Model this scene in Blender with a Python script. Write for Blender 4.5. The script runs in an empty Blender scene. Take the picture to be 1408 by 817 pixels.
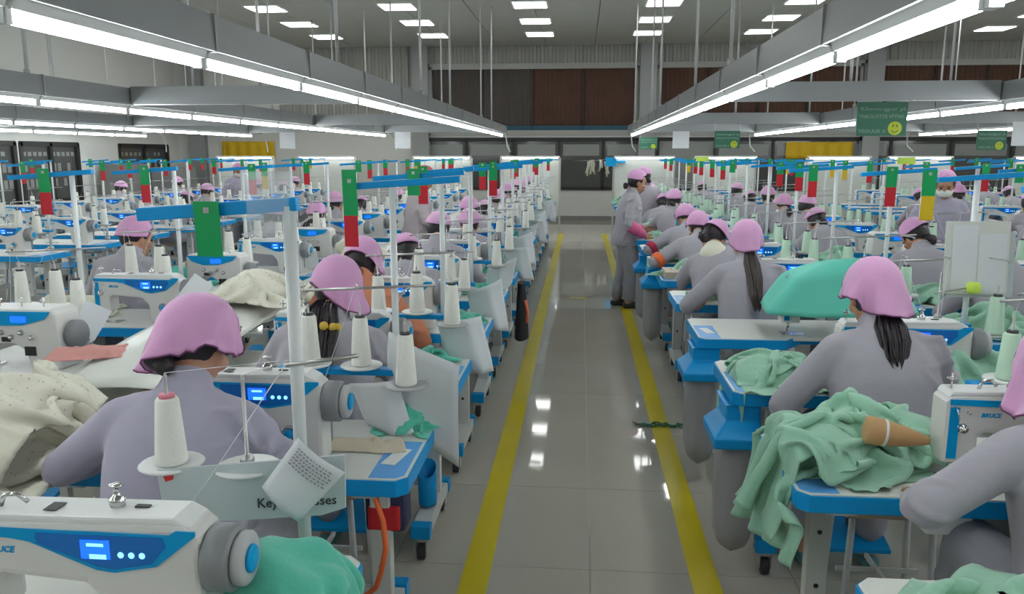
import bpy, bmesh, math, random
import numpy as np
from mathutils import Vector, Matrix, Euler, Quaternion

# ------------------------------------------------------------------ camera, world, exposure
scene = bpy.context.scene
col = scene.collection
F_PX = 1100.0
CAM_H = 1.65
TH = math.atan(196 / F_PX)
PSI = math.atan(95 / F_PX * math.cos(TH))
cam_d = bpy.data.cameras.new('camera')
cam_d.sensor_width = 36.0
cam_d.lens = F_PX / 1408 * 36.0
cam_d.clip_start = 0.05
cam_d.clip_end = 200
cam = bpy.data.objects.new('camera', cam_d)
cam.location = (0, 0, CAM_H)
cam.rotation_euler = (math.pi / 2 - TH, 0, PSI)
col.objects.link(cam)
scene.camera = cam

world = bpy.data.worlds.new('world')
scene.world = world
world.use_nodes = True
world.node_tree.nodes['Background'].inputs[0].default_value = (0.80, 0.88, 0.95, 1)
world.node_tree.nodes['Background'].inputs[1].default_value = 0.25
vs = scene.view_settings
vs.view_transform = 'Standard'
vs.look = 'None'
vs.gamma = 1.0
vs.use_curve_mapping = False
vs.exposure = 0.32
TUBE_E = 22.0      # fluorescent tubes on the rails
PANEL_E = 6.0      # square ceiling panels

rnd = random.Random(11)
PI = math.pi
R = math.radians

# ------------------------------------------------------------------ materials
MATS = {}


def mat(name, color, rough=0.5, metal=0.0, noise=0.0, nscale=8.0, bump=0.0, bscale=40.0, spec=0.5,
        emit=None, estr=0.0, alpha=1.0, trans=0.0, sheen=0.0):
    m = bpy.data.materials.new(name)
    m.use_nodes = True
    nt = m.node_tree
    b = nt.nodes['Principled BSDF']
    b.inputs['Base Color'].default_value = (*color, 1)
    b.inputs['Roughness'].default_value = rough
    b.inputs['Metallic'].default_value = metal
    b.inputs['Specular IOR Level'].default_value = spec
    if sheen:
        b.inputs['Sheen Weight'].default_value = sheen
    if alpha < 1:
        b.inputs['Alpha'].default_value = alpha
    if trans:
        b.inputs['Transmission Weight'].default_value = trans
    if emit:
        b.inputs['Emission Color'].default_value = (*emit, 1)
        b.inputs['Emission Strength'].default_value = estr
    if noise or bump:
        tc = nt.nodes.new('ShaderNodeTexCoord')
    if noise:
        n = nt.nodes.new('ShaderNodeTexNoise')
        n.inputs['Scale'].default_value = nscale
        n.inputs['Detail'].default_value = 4
        nt.links.new(tc.outputs['Object'], n.inputs['Vector'])
        mx = nt.nodes.new('ShaderNodeMix')
        mx.data_type = 'RGBA'
        mx.inputs[6].default_value = (*[c * (1 - noise) for c in color], 1)
        mx.inputs[7].default_value = (*[min(1, c * (1 + noise)) for c in color], 1)
        nt.links.new(n.outputs['Fac'], mx.inputs[0])
        nt.links.new(mx.outputs[2], b.inputs['Base Color'])
    if bump:
        n2 = nt.nodes.new('ShaderNodeTexNoise')
        n2.inputs['Scale'].default_value = bscale
        n2.inputs['Detail'].default_value = 3
        nt.links.new(tc.outputs['Object'], n2.inputs['Vector'])
        bp = nt.nodes.new('ShaderNodeBump')
        bp.inputs['Strength'].default_value = bump
        bp.inputs['Distance'].default_value = 0.01
        nt.links.new(n2.outputs['Fac'], bp.inputs['Height'])
        nt.links.new(bp.outputs['Normal'], b.inputs['Normal'])
    MATS[name] = m
    return m


mat('floor', (0.43, 0.41, 0.345), 0.045, noise=0.08, nscale=1.6, spec=0.32)
mat('grout', (0.37, 0.35, 0.295), 0.3)
mat('yellow_paint', (0.62, 0.50, 0.006), 0.28, noise=0.12, nscale=3)
mat('wall', (0.72, 0.72, 0.69), 0.8, noise=0.05, nscale=1.2)
mat('wall_dark', (0.24, 0.24, 0.23), 0.7, noise=0.05)
mat('ceiling', (0.50, 0.51, 0.48), 0.85, noise=0.04, nscale=2)
mat('ceiling_gap', (0.24, 0.24, 0.22), 0.9)
mat('corrugated', (0.40, 0.40, 0.37), 0.55, metal=0.2)
mat('column', (0.36, 0.37, 0.37), 0.6)
mat('frame_grey', (0.42, 0.42, 0.40), 0.5)
mat('frame_dark', (0.03, 0.03, 0.03), 0.5)
mat('window_glass', (0.09, 0.095, 0.092), 0.12, spec=0.5)
mat('window_glass_pale', (0.28, 0.29, 0.28), 0.25)
mat('blind_brown', (0.105, 0.052, 0.036), 0.8, noise=0.25, nscale=2.5)
mat('blind_grey', (0.10, 0.085, 0.078), 0.8, noise=0.15, nscale=2.5)
mat('blue_rail', (0.03, 0.11, 0.17), 0.6)
mat('trunk', (0.33, 0.35, 0.355), 0.32, metal=0.1)
mat('rod', (0.62, 0.63, 0.63), 0.45)
mat('tube', (1, 1, 1), 0.4, emit=(0.92, 0.97, 1.0), estr=TUBE_E)
mat('diffuser', (1, 1, 1), 0.4, emit=(0.97, 1.0, 0.97), estr=PANEL_E)
mat('board_tube', (1, 1, 1), 0.4, emit=(0.95, 0.98, 1.0), estr=6.0)
mat('white', (0.74, 0.76, 0.74), 0.35)
mat('white_top', (0.70, 0.71, 0.66), 0.28, noise=0.03, nscale=3)
mat('machine_white', (0.70, 0.70, 0.67), 0.28)
mat('blue', (0.0, 0.29, 0.66), 0.42, spec=0.3)
mat('blue_panel', (0.0, 0.33, 0.68), 0.3, spec=0.3)
mat('blue_panel_dark', (0.006, 0.16, 0.55), 0.2)
mat('sticker', (0.10, 0.36, 0.75), 0.4)
mat('screen', (0.0, 0.1, 0.8), 0.2, emit=(0.01, 0.12, 1.0), estr=1.2)
mat('screen_mark', (0.3, 0.7, 1.0), 0.2, emit=(0.25, 0.7, 1.0), estr=1.0)
mat('grey_plastic', (0.22, 0.23, 0.24), 0.4)
mat('disc_grey', (0.42, 0.43, 0.43), 0.35)
mat('dark', (0.02, 0.02, 0.022), 0.5)
mat('rubber', (0.03, 0.03, 0.03), 0.7)
mat('chrome', (0.65, 0.65, 0.65), 0.18, metal=1.0)
mat('steel', (0.45, 0.45, 0.44), 0.35, metal=0.8)
mat('leg_white', (0.58, 0.60, 0.58), 0.4)
mat('post_white', (0.66, 0.70, 0.70), 0.35)
mat('yarn_white', (0.80, 0.81, 0.74), 0.85, bump=0.25, bscale=220)
mat('yarn_mint', (0.50, 0.70, 0.54), 0.85, bump=0.25, bscale=220)
mat('core_dark', (0.05, 0.05, 0.055), 0.6)
mat('core_pink', (0.65, 0.20, 0.27), 0.6)
mat('card_green', (0.0, 0.33, 0.095), 0.4)
mat('card_red', (0.55, 0.012, 0.025), 0.4)
mat('card_yellow', (0.66, 0.46, 0.01), 0.4)
mat('red', (0.65, 0.02, 0.03), 0.45)
mat('orange', (0.85, 0.16, 0.04), 0.6)
mat('paper', (0.66, 0.69, 0.71), 0.7)
mat('paper_blue', (0.52, 0.59, 0.60), 0.5)
mat('ink', (0.05, 0.06, 0.07), 0.6)
mat('ink_soft', (0.28, 0.29, 0.31), 0.6)
mat('plastic_clear', (0.85, 0.92, 0.94), 0.12, alpha=0.14)
mat('acrylic', (0.72, 0.74, 0.68), 0.25)
mat('jacket', (0.385, 0.365, 0.46), 0.9, noise=0.05, nscale=5, bump=0.35, bscale=14, sheen=0.2)
mat('jacket_grey', (0.36, 0.345, 0.385), 0.9, noise=0.06, nscale=5, bump=0.35, bscale=14, sheen=0.2)
mat('jacket_pale', (0.45, 0.40, 0.42), 0.9, noise=0.10, nscale=9, bump=0.3, bscale=14)
mat('trousers', (0.30, 0.30, 0.33), 0.9, bump=0.3, bscale=12)
mat('trousers_dark', (0.03, 0.025, 0.035), 0.9, bump=0.3, bscale=12)
mat('skin', (0.44, 0.225, 0.135), 0.55, noise=0.06, nscale=12)
mat('hair', (0.018, 0.013, 0.016), 0.45, bump=0.5, bscale=60)
mat('hair_brown', (0.055, 0.038, 0.036), 0.5, bump=0.5, bscale=60)
mat('scarf', (0.66, 0.345, 0.58), 0.85, noise=0.05, nscale=6, bump=0.2, bscale=30, sheen=0.3)
mat('scarf_pale', (0.74, 0.42, 0.66), 0.85, noise=0.10, nscale=10, bump=0.2, bscale=30, sheen=0.3)
mat('scarf_red', (0.42, 0.07, 0.10), 0.85, noise=0.3, nscale=20)
mat('scarf_trim', (0.16, 0.05, 0.13), 0.8)
mat('eye_dark', (0.01, 0.008, 0.008), 0.2)
mat('lips', (0.35, 0.09, 0.08), 0.5)
mat('mask_white', (0.72, 0.75, 0.72), 0.8)
mat('pink_sleeve', (0.78, 0.16, 0.36), 0.8, bump=0.3, bscale=25)
mat('crimson', (0.42, 0.02, 0.07), 0.8)
mat('shoe_dark', (0.04, 0.04, 0.042), 0.6)
mat('shoe_teal', (0.08, 0.23, 0.24), 0.6)
mat('yellow_soft', (0.62, 0.42, 0.06), 0.8)
mat('mint', (0.30, 0.555, 0.40), 0.9, noise=0.06, nscale=6, bump=0.25, bscale=50, sheen=0.3)
mat('teal', (0.09, 0.49, 0.36), 0.9, noise=0.06, nscale=6, bump=0.25, bscale=50, sheen=0.3)
mat('teal_bag', (0.10, 0.52, 0.40), 0.6, noise=0.05, nscale=6)
mat('peach', (0.60, 0.23, 0.13), 0.9, bump=0.2, bscale=40)
mat('rose', (0.62, 0.30, 0.27), 0.9, bump=0.2, bscale=40)
mat('cream_plain', (0.70, 0.69, 0.56), 0.9, bump=0.2, bscale=40)
mat('beige', (0.60, 0.53, 0.40), 0.7)
mat('tan', (0.50, 0.30, 0.13), 0.7, noise=0.08)
mat('bag_grey', (0.30, 0.30, 0.305), 0.75, noise=0.06, nscale=4, bump=0.3, bscale=10)
mat('black_cloth', (0.018, 0.018, 0.022), 0.85, bump=0.3, bscale=20)
mat('sign_green', (0.035, 0.16, 0.095), 0.5)
mat('sign_text', (0.24, 0.38, 0.31), 0.6)
mat('smile_yellow', (0.50, 0.60, 0.04), 0.5)
mat('smile_dark', (0.10, 0.17, 0.01), 0.5)
mat('banner_yellow', (0.68, 0.44, 0.01), 0.7)
mat('lime', (0.55, 0.75, 0.10), 0.5)
mat('navy', (0.03, 0.04, 0.10), 0.7)
mat('board_white', (0.60, 0.63, 0.58), 0.5, noise=0.05)
mat('wood', (0.48, 0.40, 0.29), 0.5, noise=0.06)

# cream cotton with a small printed sprig
m = mat('cream_print', (0.70, 0.69, 0.58), 0.9, bump=0.2, bscale=40)
nt = m.node_tree
tc = nt.nodes.new('ShaderNodeTexCoord')
vo = nt.nodes.new('ShaderNodeTexVoronoi')
vo.inputs['Scale'].default_value = 55
cr = nt.nodes.new('ShaderNodeValToRGB')
cr.color_ramp.elements[0].position = 0.10
cr.color_ramp.elements[0].color = (0.42, 0.40, 0.28, 1)
cr.color_ramp.elements[1].position = 0.22
cr.color_ramp.elements[1].color = (0.72, 0.71, 0.60, 1)
nt.links.new(tc.outputs['Object'], vo.inputs['Vector'])
nt.links.new(vo.outputs['Distance'], cr.inputs[0])
nt.links.new(cr.outputs[0], nt.nodes['Principled BSDF'].inputs['Base Color'])


# ------------------------------------------------------------------ mesh builder
class MB:
    def __init__(self, material='white'):
        self.V, self.F, self.M, self.S = [], [], [], []
        self.mat = material
        self.sm = False
        self.bev = 0.0

    def add(self, vs_, fs, smooth=None):
        o = len(self.V)
        self.V += [tuple(v) for v in vs_]
        sm = self.sm if smooth is None else smooth
        for f in fs:
            self.F.append([i + o for i in f])
            self.M.append(self.mat)
            self.S.append(sm)
        return self

    def use(self, m_):
        self.mat = m_
        return self

    def box(self, x0, x1, y0, y1, z0, z1):
        v = [(x0, y0, z0), (x1, y0, z0), (x1, y1, z0), (x0, y1, z0), (x0, y0, z1), (x1, y0, z1), (x1, y1, z1), (x0, y1, z1)]
        f = [(0, 3, 2, 1), (4, 5, 6, 7), (0, 1, 5, 4), (1, 2, 6, 5), (2, 3, 7, 6), (3, 0, 4, 7)]
        return self.add(v, f, False)

    def obox(self, c, size, rot=(0, 0, 0)):
        m_ = Euler(rot).to_matrix()
        c = Vector(c)
        hx, hy, hz = size[0] / 2, size[1] / 2, size[2] / 2
        v = [c + m_ @ Vector(p) for p in
             [(-hx, -hy, -hz), (hx, -hy, -hz), (hx, hy, -hz), (-hx, hy, -hz), (-hx, -hy, hz), (hx, -hy, hz), (hx, hy, hz), (-hx, hy, hz)]]
        f = [(0, 3, 2, 1), (4, 5, 6, 7), (0, 1, 5, 4), (1, 2, 6, 5), (2, 3, 7, 6), (3, 0, 4, 7)]
        return self.add(v, f, False)

    def tube(self, pts, rad, n=8, caps=True, flat=None):
        pts = [Vector(p) for p in pts]
        rads = rad if isinstance(rad, (list, tuple)) else [rad] * len(pts)
        vv, ff = [], []
        prev = None
        for i, p in enumerate(pts):
            t = (pts[min(i + 1, len(pts) - 1)] - pts[max(i - 1, 0)])
            if t.length < 1e-9:
                t = Vector((0, 0, 1))
            t.normalize()
            if prev is None:
                a = Vector((1, 0, 0)) if abs(t.x) < 0.8 else Vector((0, 1, 0))
                u = (a - t * a.dot(t)).normalized()
            else:
                u = (prev - t * prev.dot(t))
                if u.length < 1e-6:
                    u = t.orthogonal()
                u.normalize()
            prev = u
            w = t.cross(u)
            for k in range(n):
                a_ = 2 * PI * k / n
                q = u * math.cos(a_) * rads[i] + w * math.sin(a_) * rads[i] * (flat or 1.0)
                vv.append(p + q)
        for i in range(len(pts) - 1):
            for k in range(n):
                k2 = (k + 1) % n
                ff.append((i * n + k, i * n + k2, (i + 1) * n + k2, (i + 1) * n + k))
        if caps:
            ff.append(tuple(reversed(range(n))))
            ff.append(tuple(range((len(pts) - 1) * n, len(pts) * n)))
        return self.add(vv, ff, True)

    def cyl(self, p0, p1, r0, r1=None, n=12):
        self.tube([p0, p1], [r0, r0 if r1 is None else r1], n)
        for k in (-1, -2):
            self.S[k] = False
        return self

    def lathe(self, prof, n=16, o=(0, 0, 0), axis='z'):
        vv, ff = [], []
        for r_, z_ in prof:
            for k in range(n):
                a = 2 * PI * k / n
                p = (r_ * math.cos(a), r_ * math.sin(a), z_)
                if axis == 'x':
                    p = (p[2], p[0], p[1])
                elif axis == 'y':
                    p = (p[0], -p[2], p[1])
                vv.append((p[0] + o[0], p[1] + o[1], p[2] + o[2]))
        L = len(prof)
        for i in range(L - 1):
            for k in range(n):
                k2 = (k + 1) % n
                ff.append((i * n + k, i * n + k2, (i + 1) * n + k2, (i + 1) * n + k))
        ff.append(tuple(reversed(range(n))))
        ff.append(tuple(range((L - 1) * n, L * n)))
        return self.add(vv, ff, True)

    def ball(self, c, r, n=12, m_=8):
        if not isinstance(r, (list, tuple)):
            r = (r, r, r)
        vv, ff = [(c[0], c[1], c[2] + r[2])], []
        for i in range(1, m_):
            ph = PI * i / m_
            for k in range(n):
                a = 2 * PI * k / n
                vv.append((c[0] + r[0] * math.sin(ph) * math.cos(a), c[1] + r[1] * math.sin(ph) * math.sin(a), c[2] + r[2] * math.cos(ph)))
        vv.append((c[0], c[1], c[2] - r[2]))
        for k in range(n):
            ff.append((0, 1 + k, 1 + (k + 1) % n))
        for i in range(m_ - 2):
            for k in range(n):
                k2 = (k + 1) % n
                a = 1 + i * n
                ff.append((a + k, a + n + k, a + n + k2, a + k2))
        a = 1 + (m_ - 2) * n
        for k in range(n):
            ff.append((a + k, len(vv) - 1, a + (k + 1) % n))
        return self.add(vv, ff, True)

    def prism(self, poly, d0, d1, plane='xy'):
        """poly in the plane, pushed from d0 to d1 along the third axis"""
        def q(p, d):
            if plane == 'xy':
                return (p[0], p[1], d)
            if plane == 'xz':
                return (p[0], d, p[1])
            return (d, p[0], p[1])
        n = len(poly)
        vv = [q(p, d0) for p in poly] + [q(p, d1) for p in poly]
        ff = [tuple(reversed(range(n))), tuple(range(n, 2 * n))]
        for k in range(n):
            ff.append((k, (k + 1) % n, n + (k + 1) % n, n + k))
        return self.add(vv, ff, False)

    def grid(self, P, closed_u=False, smooth=True):
        nu, nv = len(P), len(P[0])
        vv = [p for row in P for p in row]
        ff = []
        for i in range(nu if closed_u else nu - 1):
            i2 = (i + 1) % nu
            for j in range(nv - 1):
                ff.append((i * nv + j, i2 * nv + j, i2 * nv + j + 1, i * nv + j + 1))
        return self.add(vv, ff, smooth)

    def sheet(self, P, th=0.002):
        """a cloth/paper sheet with thickness from a point grid"""
        A = np.array(P, float)
        du = np.gradient(A, axis=0)
        dv = np.gradient(A, axis=1)
        nrm = np.cross(du, dv)
        nrm /= np.maximum(np.linalg.norm(nrm, axis=2, keepdims=True), 1e-9)
        B = A - nrm * th
        nu, nv = A.shape[:2]
        self.grid(A.tolist())
        o = len(self.V)
        self.V += [tuple(p) for p in B.reshape(-1, 3).tolist()]
        a0 = o - nu * nv
        def fa(f):
            self.F.append(f)
            self.M.append(self.mat)
            self.S.append(True)
        for i in range(nu - 1):
            for j in range(nv - 1):
                fa([o + i * nv + j, o + i * nv + j + 1, o + (i + 1) * nv + j + 1, o + (i + 1) * nv + j])
        border = [i * nv for i in range(nu)] + [(nu - 1) * nv + j for j in range(1, nv)] + \
                 [i * nv + nv - 1 for i in range(nu - 2, -1, -1)] + [j for j in range(nv - 2, 0, -1)]
        for k in range(len(border)):
            p, q = border[k], border[(k + 1) % len(border)]
            fa([a0 + q, a0 + p, o + p, o + q])
        return self

    def append(self, other):
        o = len(self.V)
        self.V += other.V
        self.F += [[i + o for i in f] for f in other.F]
        self.M += other.M
        self.S += other.S
        return self

    def xf(self, mtx):
        self.V = [tuple(mtx @ Vector(v)) for v in self.V]
        return self

    def mesh(self, name):
        me = bpy.data.meshes.new(name)
        me.from_pydata(self.V, [], self.F)
        names = []
        for x in self.M:
            if x not in names:
                names.append(x)
        for x in names:
            me.materials.append(MATS[x])
        idx = {x: i for i, x in enumerate(names)}
        me.polygons.foreach_set('material_index', [idx[x] for x in self.M])
        me.polygons.foreach_set('use_smooth', self.S)
        me.update()
        bm = bmesh.new()
        bm.from_mesh(me)
        if self.bev:
            es = [e for e in bm.edges if len(e.link_faces) == 2 and e.calc_face_angle(0) > 0.6]
            if es:
                bmesh.ops.bevel(bm, geom=es, offset=self.bev, segments=2, affect='EDGES', profile=0.6, clamp_overlap=True)
        bmesh.ops.recalc_face_normals(bm, faces=bm.faces)
        bm.to_mesh(me)
        bm.free()
        return me


def bevd(mb, b):
    mb.bev = b
    return mb


def link(name, me, parent=None):
    o = bpy.data.objects.new(name, me)
    col.objects.link(o)
    if parent is not None:
        o.parent = parent
    return o


def tag(o, label=None, cat=None, group=None, kind=None):
    if label:
        n_ = len(label.split())
        assert 4 <= n_ <= 16, label
        o['label'] = label
    if cat:
        o['category'] = cat
    if group:
        o['group'] = group
    if kind:
        o['kind'] = kind
    return o


class Thing:
    """a template: parts (name, builder, parent index); put() links copies that share mesh data"""

    def __init__(self, name, cat):
        self.name, self.cat, self.parts = name, cat, []
        self.meshes = None
        self.lmesh = None

    def part(self, name, mb, parent=None, label=None):
        self.parts.append((name, mb, parent, label))
        return len(self.parts) - 1

    def put(self, loc, label, group=None, rz=0.0, lite=False, sc=1.0, rot=None):
        if lite or len(self.parts) == 1:
            if self.lmesh is None:
                j = MB()
                if len(self.parts) == 1:
                    j.bev = self.parts[0][1].bev
                for p in self.parts:
                    j.append(p[1])
                self.lmesh = j.mesh(self.name)
            root = link(self.name, self.lmesh)
        else:
            if self.meshes is None:
                self.meshes = [p[1].mesh(p[0]) for p in self.parts]
            root = link(self.name, None)
            objs = []
            for (pn, mb, par, lb), me in zip(self.parts, self.meshes):
                o = link(pn, me, root if par is None else objs[par])
                if lb:
                    o['label'] = lb
                objs.append(o)
        root.location = loc
        root.rotation_euler = rot if rot else (0, 0, rz)
        root.scale = (sc, sc, sc)
        tag(root, label, self.cat, group)
        return root


def struct(name, mb, parent=None):
    o = link(name, mb.mesh(name), parent)
    if parent is None:
        o['kind'] = 'structure'
    return o


# vectorised value noise
_rng = np.random.RandomState(5)
_perm = _rng.permutation(256)
_perm = np.concatenate([_perm, _perm, _perm])
_val = _rng.rand(256) * 2 - 1


def vnoise(p):
    p = np.asarray(p, float)
    i = np.floor(p).astype(int)
    f = p - i
    f = f * f * (3 - 2 * f)
    i &= 255
    r_ = 0
    for dx in (0, 1):
        for dy in (0, 1):
            for dz in (0, 1):
                h = _perm[_perm[_perm[(i[..., 0] + dx) & 255] + ((i[..., 1] + dy) & 255)] + ((i[..., 2] + dz) & 255)]
                w = (f[..., 0] if dx else 1 - f[..., 0]) * (f[..., 1] if dy else 1 - f[..., 1]) * (f[..., 2] if dz else 1 - f[..., 2])
                r_ = r_ + _val[h] * w
    return r_


scratch = bpy.data.scenes.new('scratch')      # small side scene for evaluating modifiers; removed at the end


def evaluated_mesh(o):
    scratch.collection.objects.link(o)
    vl = scratch.view_layers[0]
    vl.update()
    dg = vl.depsgraph
    me = bpy.data.meshes.new_from_object(o.evaluated_get(dg))
    scratch.collection.objects.unlink(o)
    return me


def text_mb(body, size, material, depth=0.0008, shear=0.0, bold=0.0):
    c = bpy.data.curves.new('lettering', 'FONT')
    c.body = body
    c.size = size
    c.extrude = depth
    c.shear = shear
    c.offset = bold
    c.align_x = 'LEFT'
    c.resolution_u = 2
    o = bpy.data.objects.new('lettering', c)
    me = evaluated_mesh(o)
    mb = MB(material)
    mb.add([tuple(v.co) for v in me.vertices], [tuple(p.vertices) for p in me.polygons], False)
    bpy.data.objects.remove(o)
    bpy.data.curves.remove(c)
    bpy.data.meshes.remove(me)
    return mb


UPRIGHT = Matrix.Rotation(PI / 2, 4, 'X')    # lettering drawn in XY stands up, facing -Y

# ------------------------------------------------------------------ the room
XL, XR, YB, YF, ZC = -10.5, 13.0, -5.0, 20.5, 4.3

f_ = struct('floor', MB('grout').box(XL - .2, XR + .2, YB - .2, YF + .2, -0.1, -0.004))
# floor tiles: each a piece of its own around the aisle, plain slabs under the rows
tile = bevd(MB('floor').box(-0.3985, 0.3985, -0.3985, 0.3985, -0.006, 0.0), 0.0)
tile_me = tile.mesh('floor_tile')
for ix in range(4):
    for iy in range(32):
        o = link('floor_tile', tile_me, f_)
        o.location = (-1.14 + 0.8 * ix, YB + 0.4 + 0.8 * iy, 0)
rest = MB('floor')
for ix in range(-12, 16):
    if 0 <= ix < 4:
        continue
    cx = -1.14 + 0.8 * ix
    if cx - .4 < XL - .1 or cx + .4 > XR + .1:
        continue
    for iy in range(32):
        cy = YB + .4 + .8 * iy
        rest.box(cx - .3985, cx + .3985, cy - .3985, cy + .3985, -.006, 0)
o = link('floor_tile_field', rest.mesh('floor_tile_field'), f_)
o['kind'] = 'stuff'

tag(link('floor_marking', MB('yellow_paint').box(-0.448, -0.338, YB + .1, 17.0, 0.0, 0.0012).mesh('floor_marking')),
    'yellow painted floor line along the left side of the aisle', 'floor line', 'yellow aisle lines')
tag(link('floor_marking', MB('yellow_paint').box(0.455, 0.565, YB + .1, 17.0, 0.0, 0.0012).mesh('floor_marking')),
    'yellow painted floor line along the right side of the aisle', 'floor line', 'yellow aisle lines')
cr_ = tag(link('floor_marking', MB('yellow_paint').box(-.10, .10, 9.2, 9.28, 0.0, 0.001).mesh('floor_marking')),
          'faint short yellow tape mark in the middle of the aisle floor', 'floor line')

# ceiling of long panels
c_ = struct('ceiling', MB('ceiling_gap').box(XL - .2, XR + .2, YB - .2, YF + .2, ZC + 0.02, ZC + .15))
pan = MB('ceiling').box(-0.592, 0.592, -1.495, 1.495, -0.0, 0.02)
pan_me = pan.mesh('ceiling_panel')
nx = int((XR - XL) / 1.2) + 1
for ix in range(nx):
    for iy in range(9):
        cy = YF - 1.5 - 3.0 * iy
        o = link('ceiling_panel', pan_me, c_)
        o.location = (XL + .6 + 1.2 * ix, cy, ZC)

# back and side walls
struct('wall_back', MB('wall').box(XL - .2, XR + .2, YB - .2, YB, 0, ZC))
struct('wall_right', MB('wall').box(XR, XR + .2, YB, YF, 0, ZC))
# left wall with window openings (y0,y1)
WLZ = (0.72, 1.88)
wl = MB('wall')
openings = [(12.6, 14.3), (14.42, 16.2), (17.7, 19.9)]
wl.box(XL - .2, XL, YB, YF, 0, WLZ[0])
wl.box(XL - .2, XL, YB, YF, WLZ[1], ZC)
edges = [YB] + [e for p in openings for e in p] + [YF]
for a, b in zip(edges[0::2], edges[1::2]):
    wl.box(XL - .2, XL, a, b, WLZ[0], WLZ[1])
struct('wall_left', wl)
for n_, (a, b) in enumerate(openings):
    w = link('window_%d' % (n_ + 4), None)
    w['kind'] = 'structure'
    w.location = (0, 0, 0)
    fr = MB('frame_dark')
    fr.box(XL - .08, XL + .03, a, b, WLZ[1] - .07, WLZ[1] + .02)
    fr.box(XL - .08, XL + .03, a, b, WLZ[0] - .02, WLZ[0] + .06)
    fr.box(XL - .08, XL + .03, a - .02, a + .07, WLZ[0], WLZ[1])
    fr.box(XL - .08, XL + .03, b - .07, b + .02, WLZ[0], WLZ[1])
    mid = (a + b) / 2
    fr.box(XL - .08, XL + .03, mid - .04, mid + .04, WLZ[0], WLZ[1])
    link('window_frame', fr.mesh('window_frame'), w)
    for k, (p, q) in enumerate([(a + .07, mid - .04), (mid + .04, b - .07)]):
        pane = MB('window_glass').box(XL - .05, XL - .035, p, q, WLZ[0] + .06, WLZ[1] - .07)
        po = link('pane', pane.mesh('pane'), w)
        # pale things standing outside, seen through the glass as light bars
        bars = MB('window_glass_pale')
        for r_ in range(3):
            z = WLZ[0] + .30 + .30 * r_
            for s_ in range(5):
                y = p + (q - p) * (s_ + .3) / 5.2
                if rnd.random() < .8:
                    bars.box(XL - .034, XL - .03, y, y + .10, z, z + (.16 if r_ < 2 else .08))
        link('glazing_mark', bars.mesh('glazing_mark'), po)

# far wall: corrugated top, openings for the upper windows and the lower window band
wf = MB('wall')
wf.box(XL - .2, XR + .2, YF, YF + .2, 0, 0.76)
wf.box(XL - .2, XR + .2, YF, YF + .2, 2.06, 2.20)
wf.box(XL - .2, XR + .2, YF + .12, YF + .2, 0.76, ZC)
wf.box(XL - .2, -4.2, YF, YF + .2, 0.76, 2.06)
wf.box(XL - .2, -7.75, YF, YF + .2, 2.2, ZC)
struct('wall_far', wf)
cg = MB('corrugated')


def corrugate(mb, x0, x1, z0, z1, y, pitch=.19, d=.035):
    pts = []
    x = x0
    while x < x1 - 1e-6:
        for fx, dy in ((0, 0), (.3, 0), (.42, -d), (.78, -d), (.9, 0)):
            if x + fx * pitch <= x1:
                pts.append((x + fx * pitch, y + dy))
        x += pitch
    pts.append((x1, y))
    vv = [(p[0], p[1], z0) for p in pts] + [(p[0], p[1], z1) for p in pts]
    n = len(pts)
    mb.add(vv, [(i, i + 1, n + i + 1, n + i) for i in range(n - 1)], False)


corrugate(cg, -7.75, XR, 3.86, ZC, YF + .05)
corrugate(cg, -7.75, -3.9, 2.2, 3.86, YF + .05)
struct('wall_cladding', cg)
tr = MB('frame_grey')
tr.box(-4.2, XR, YF - .03, YF + .1, 3.80, 3.88)
tr.box(-4.2, XR, YF - .03, YF + .1, 2.12, 2.20)
struct('trim_1', tr)
struct('trim_2', MB('wall_dark').box(XL, XR, YF - .02, YF + .01, 0, .11))
struct('trim_3', MB('frame_grey').box(-5.95, -5.9, YF - .03, YF + .03, 3.3, ZC - .1).box(-5.95, -4.25, YF - .03, YF + .03, 3.27, 3.32))
for n_, x in enumerate((-9.9, -4.03, 1.61, 6.95, 12.2)):
    cm = MB('column')
    cm.box(x - .20, x + .20, YF - .22, YF - .19, 0, ZC)
    cm.box(x - .20, x + .20, YF - .03, YF + .0, 0, ZC)
    cm.box(x - .04, x + .04, YF - .19, YF - .03, 0, ZC)
    o = struct('column_%d' % (n_ + 1), cm)
# upper windows with brown blinds
for n_, (x0, x1, first) in enumerate([(-3.83, 1.36, True), (1.83, 6.72, False), (7.16, 12.0, False)]):
    w = link('window_%d' % (n_ + 1), None)
    w['kind'] = 'structure'
    fr = MB('frame_grey')
    fr.box(x0, x1, YF - .02, YF + .06, 3.74, 3.80)
    fr.box(x0, x1, YF - .02, YF + .06, 2.2, 2.25)
    fr.box(x0, x0 + .06, YF - .02, YF + .06, 2.2, 3.8)
    fr.box(x1 - .06, x1, YF - .02, YF + .06, 2.2, 3.8)
    link('window_frame', fr.mesh('window_frame'), w)
    npn = 4
    for k in range(npn):
        a = x0 + .06 + (x1 - x0 - .12) * k / npn
        b = x0 + .06 + (x1 - x0 - .12) * (k + 1) / npn
        p = MB('blind_grey' if (first and k < 2) else 'blind_brown')
        corrugate(p, a + .01, b - .01, 2.33, 3.74, YF + .05, .11, .018)
        link('blind', p.mesh('blind'), w)
        if k:
            link('mullion', MB('frame_dark').box(a - .012, a + .012, YF - .01, YF + .03, 2.25, 3.74).mesh('mullion'), w)
    link('sill_rail', MB('blue_rail').box(x0 + .06, x1 - .06, YF - .005, YF + .05, 2.25, 2.36).mesh('sill_rail'), w)
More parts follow.
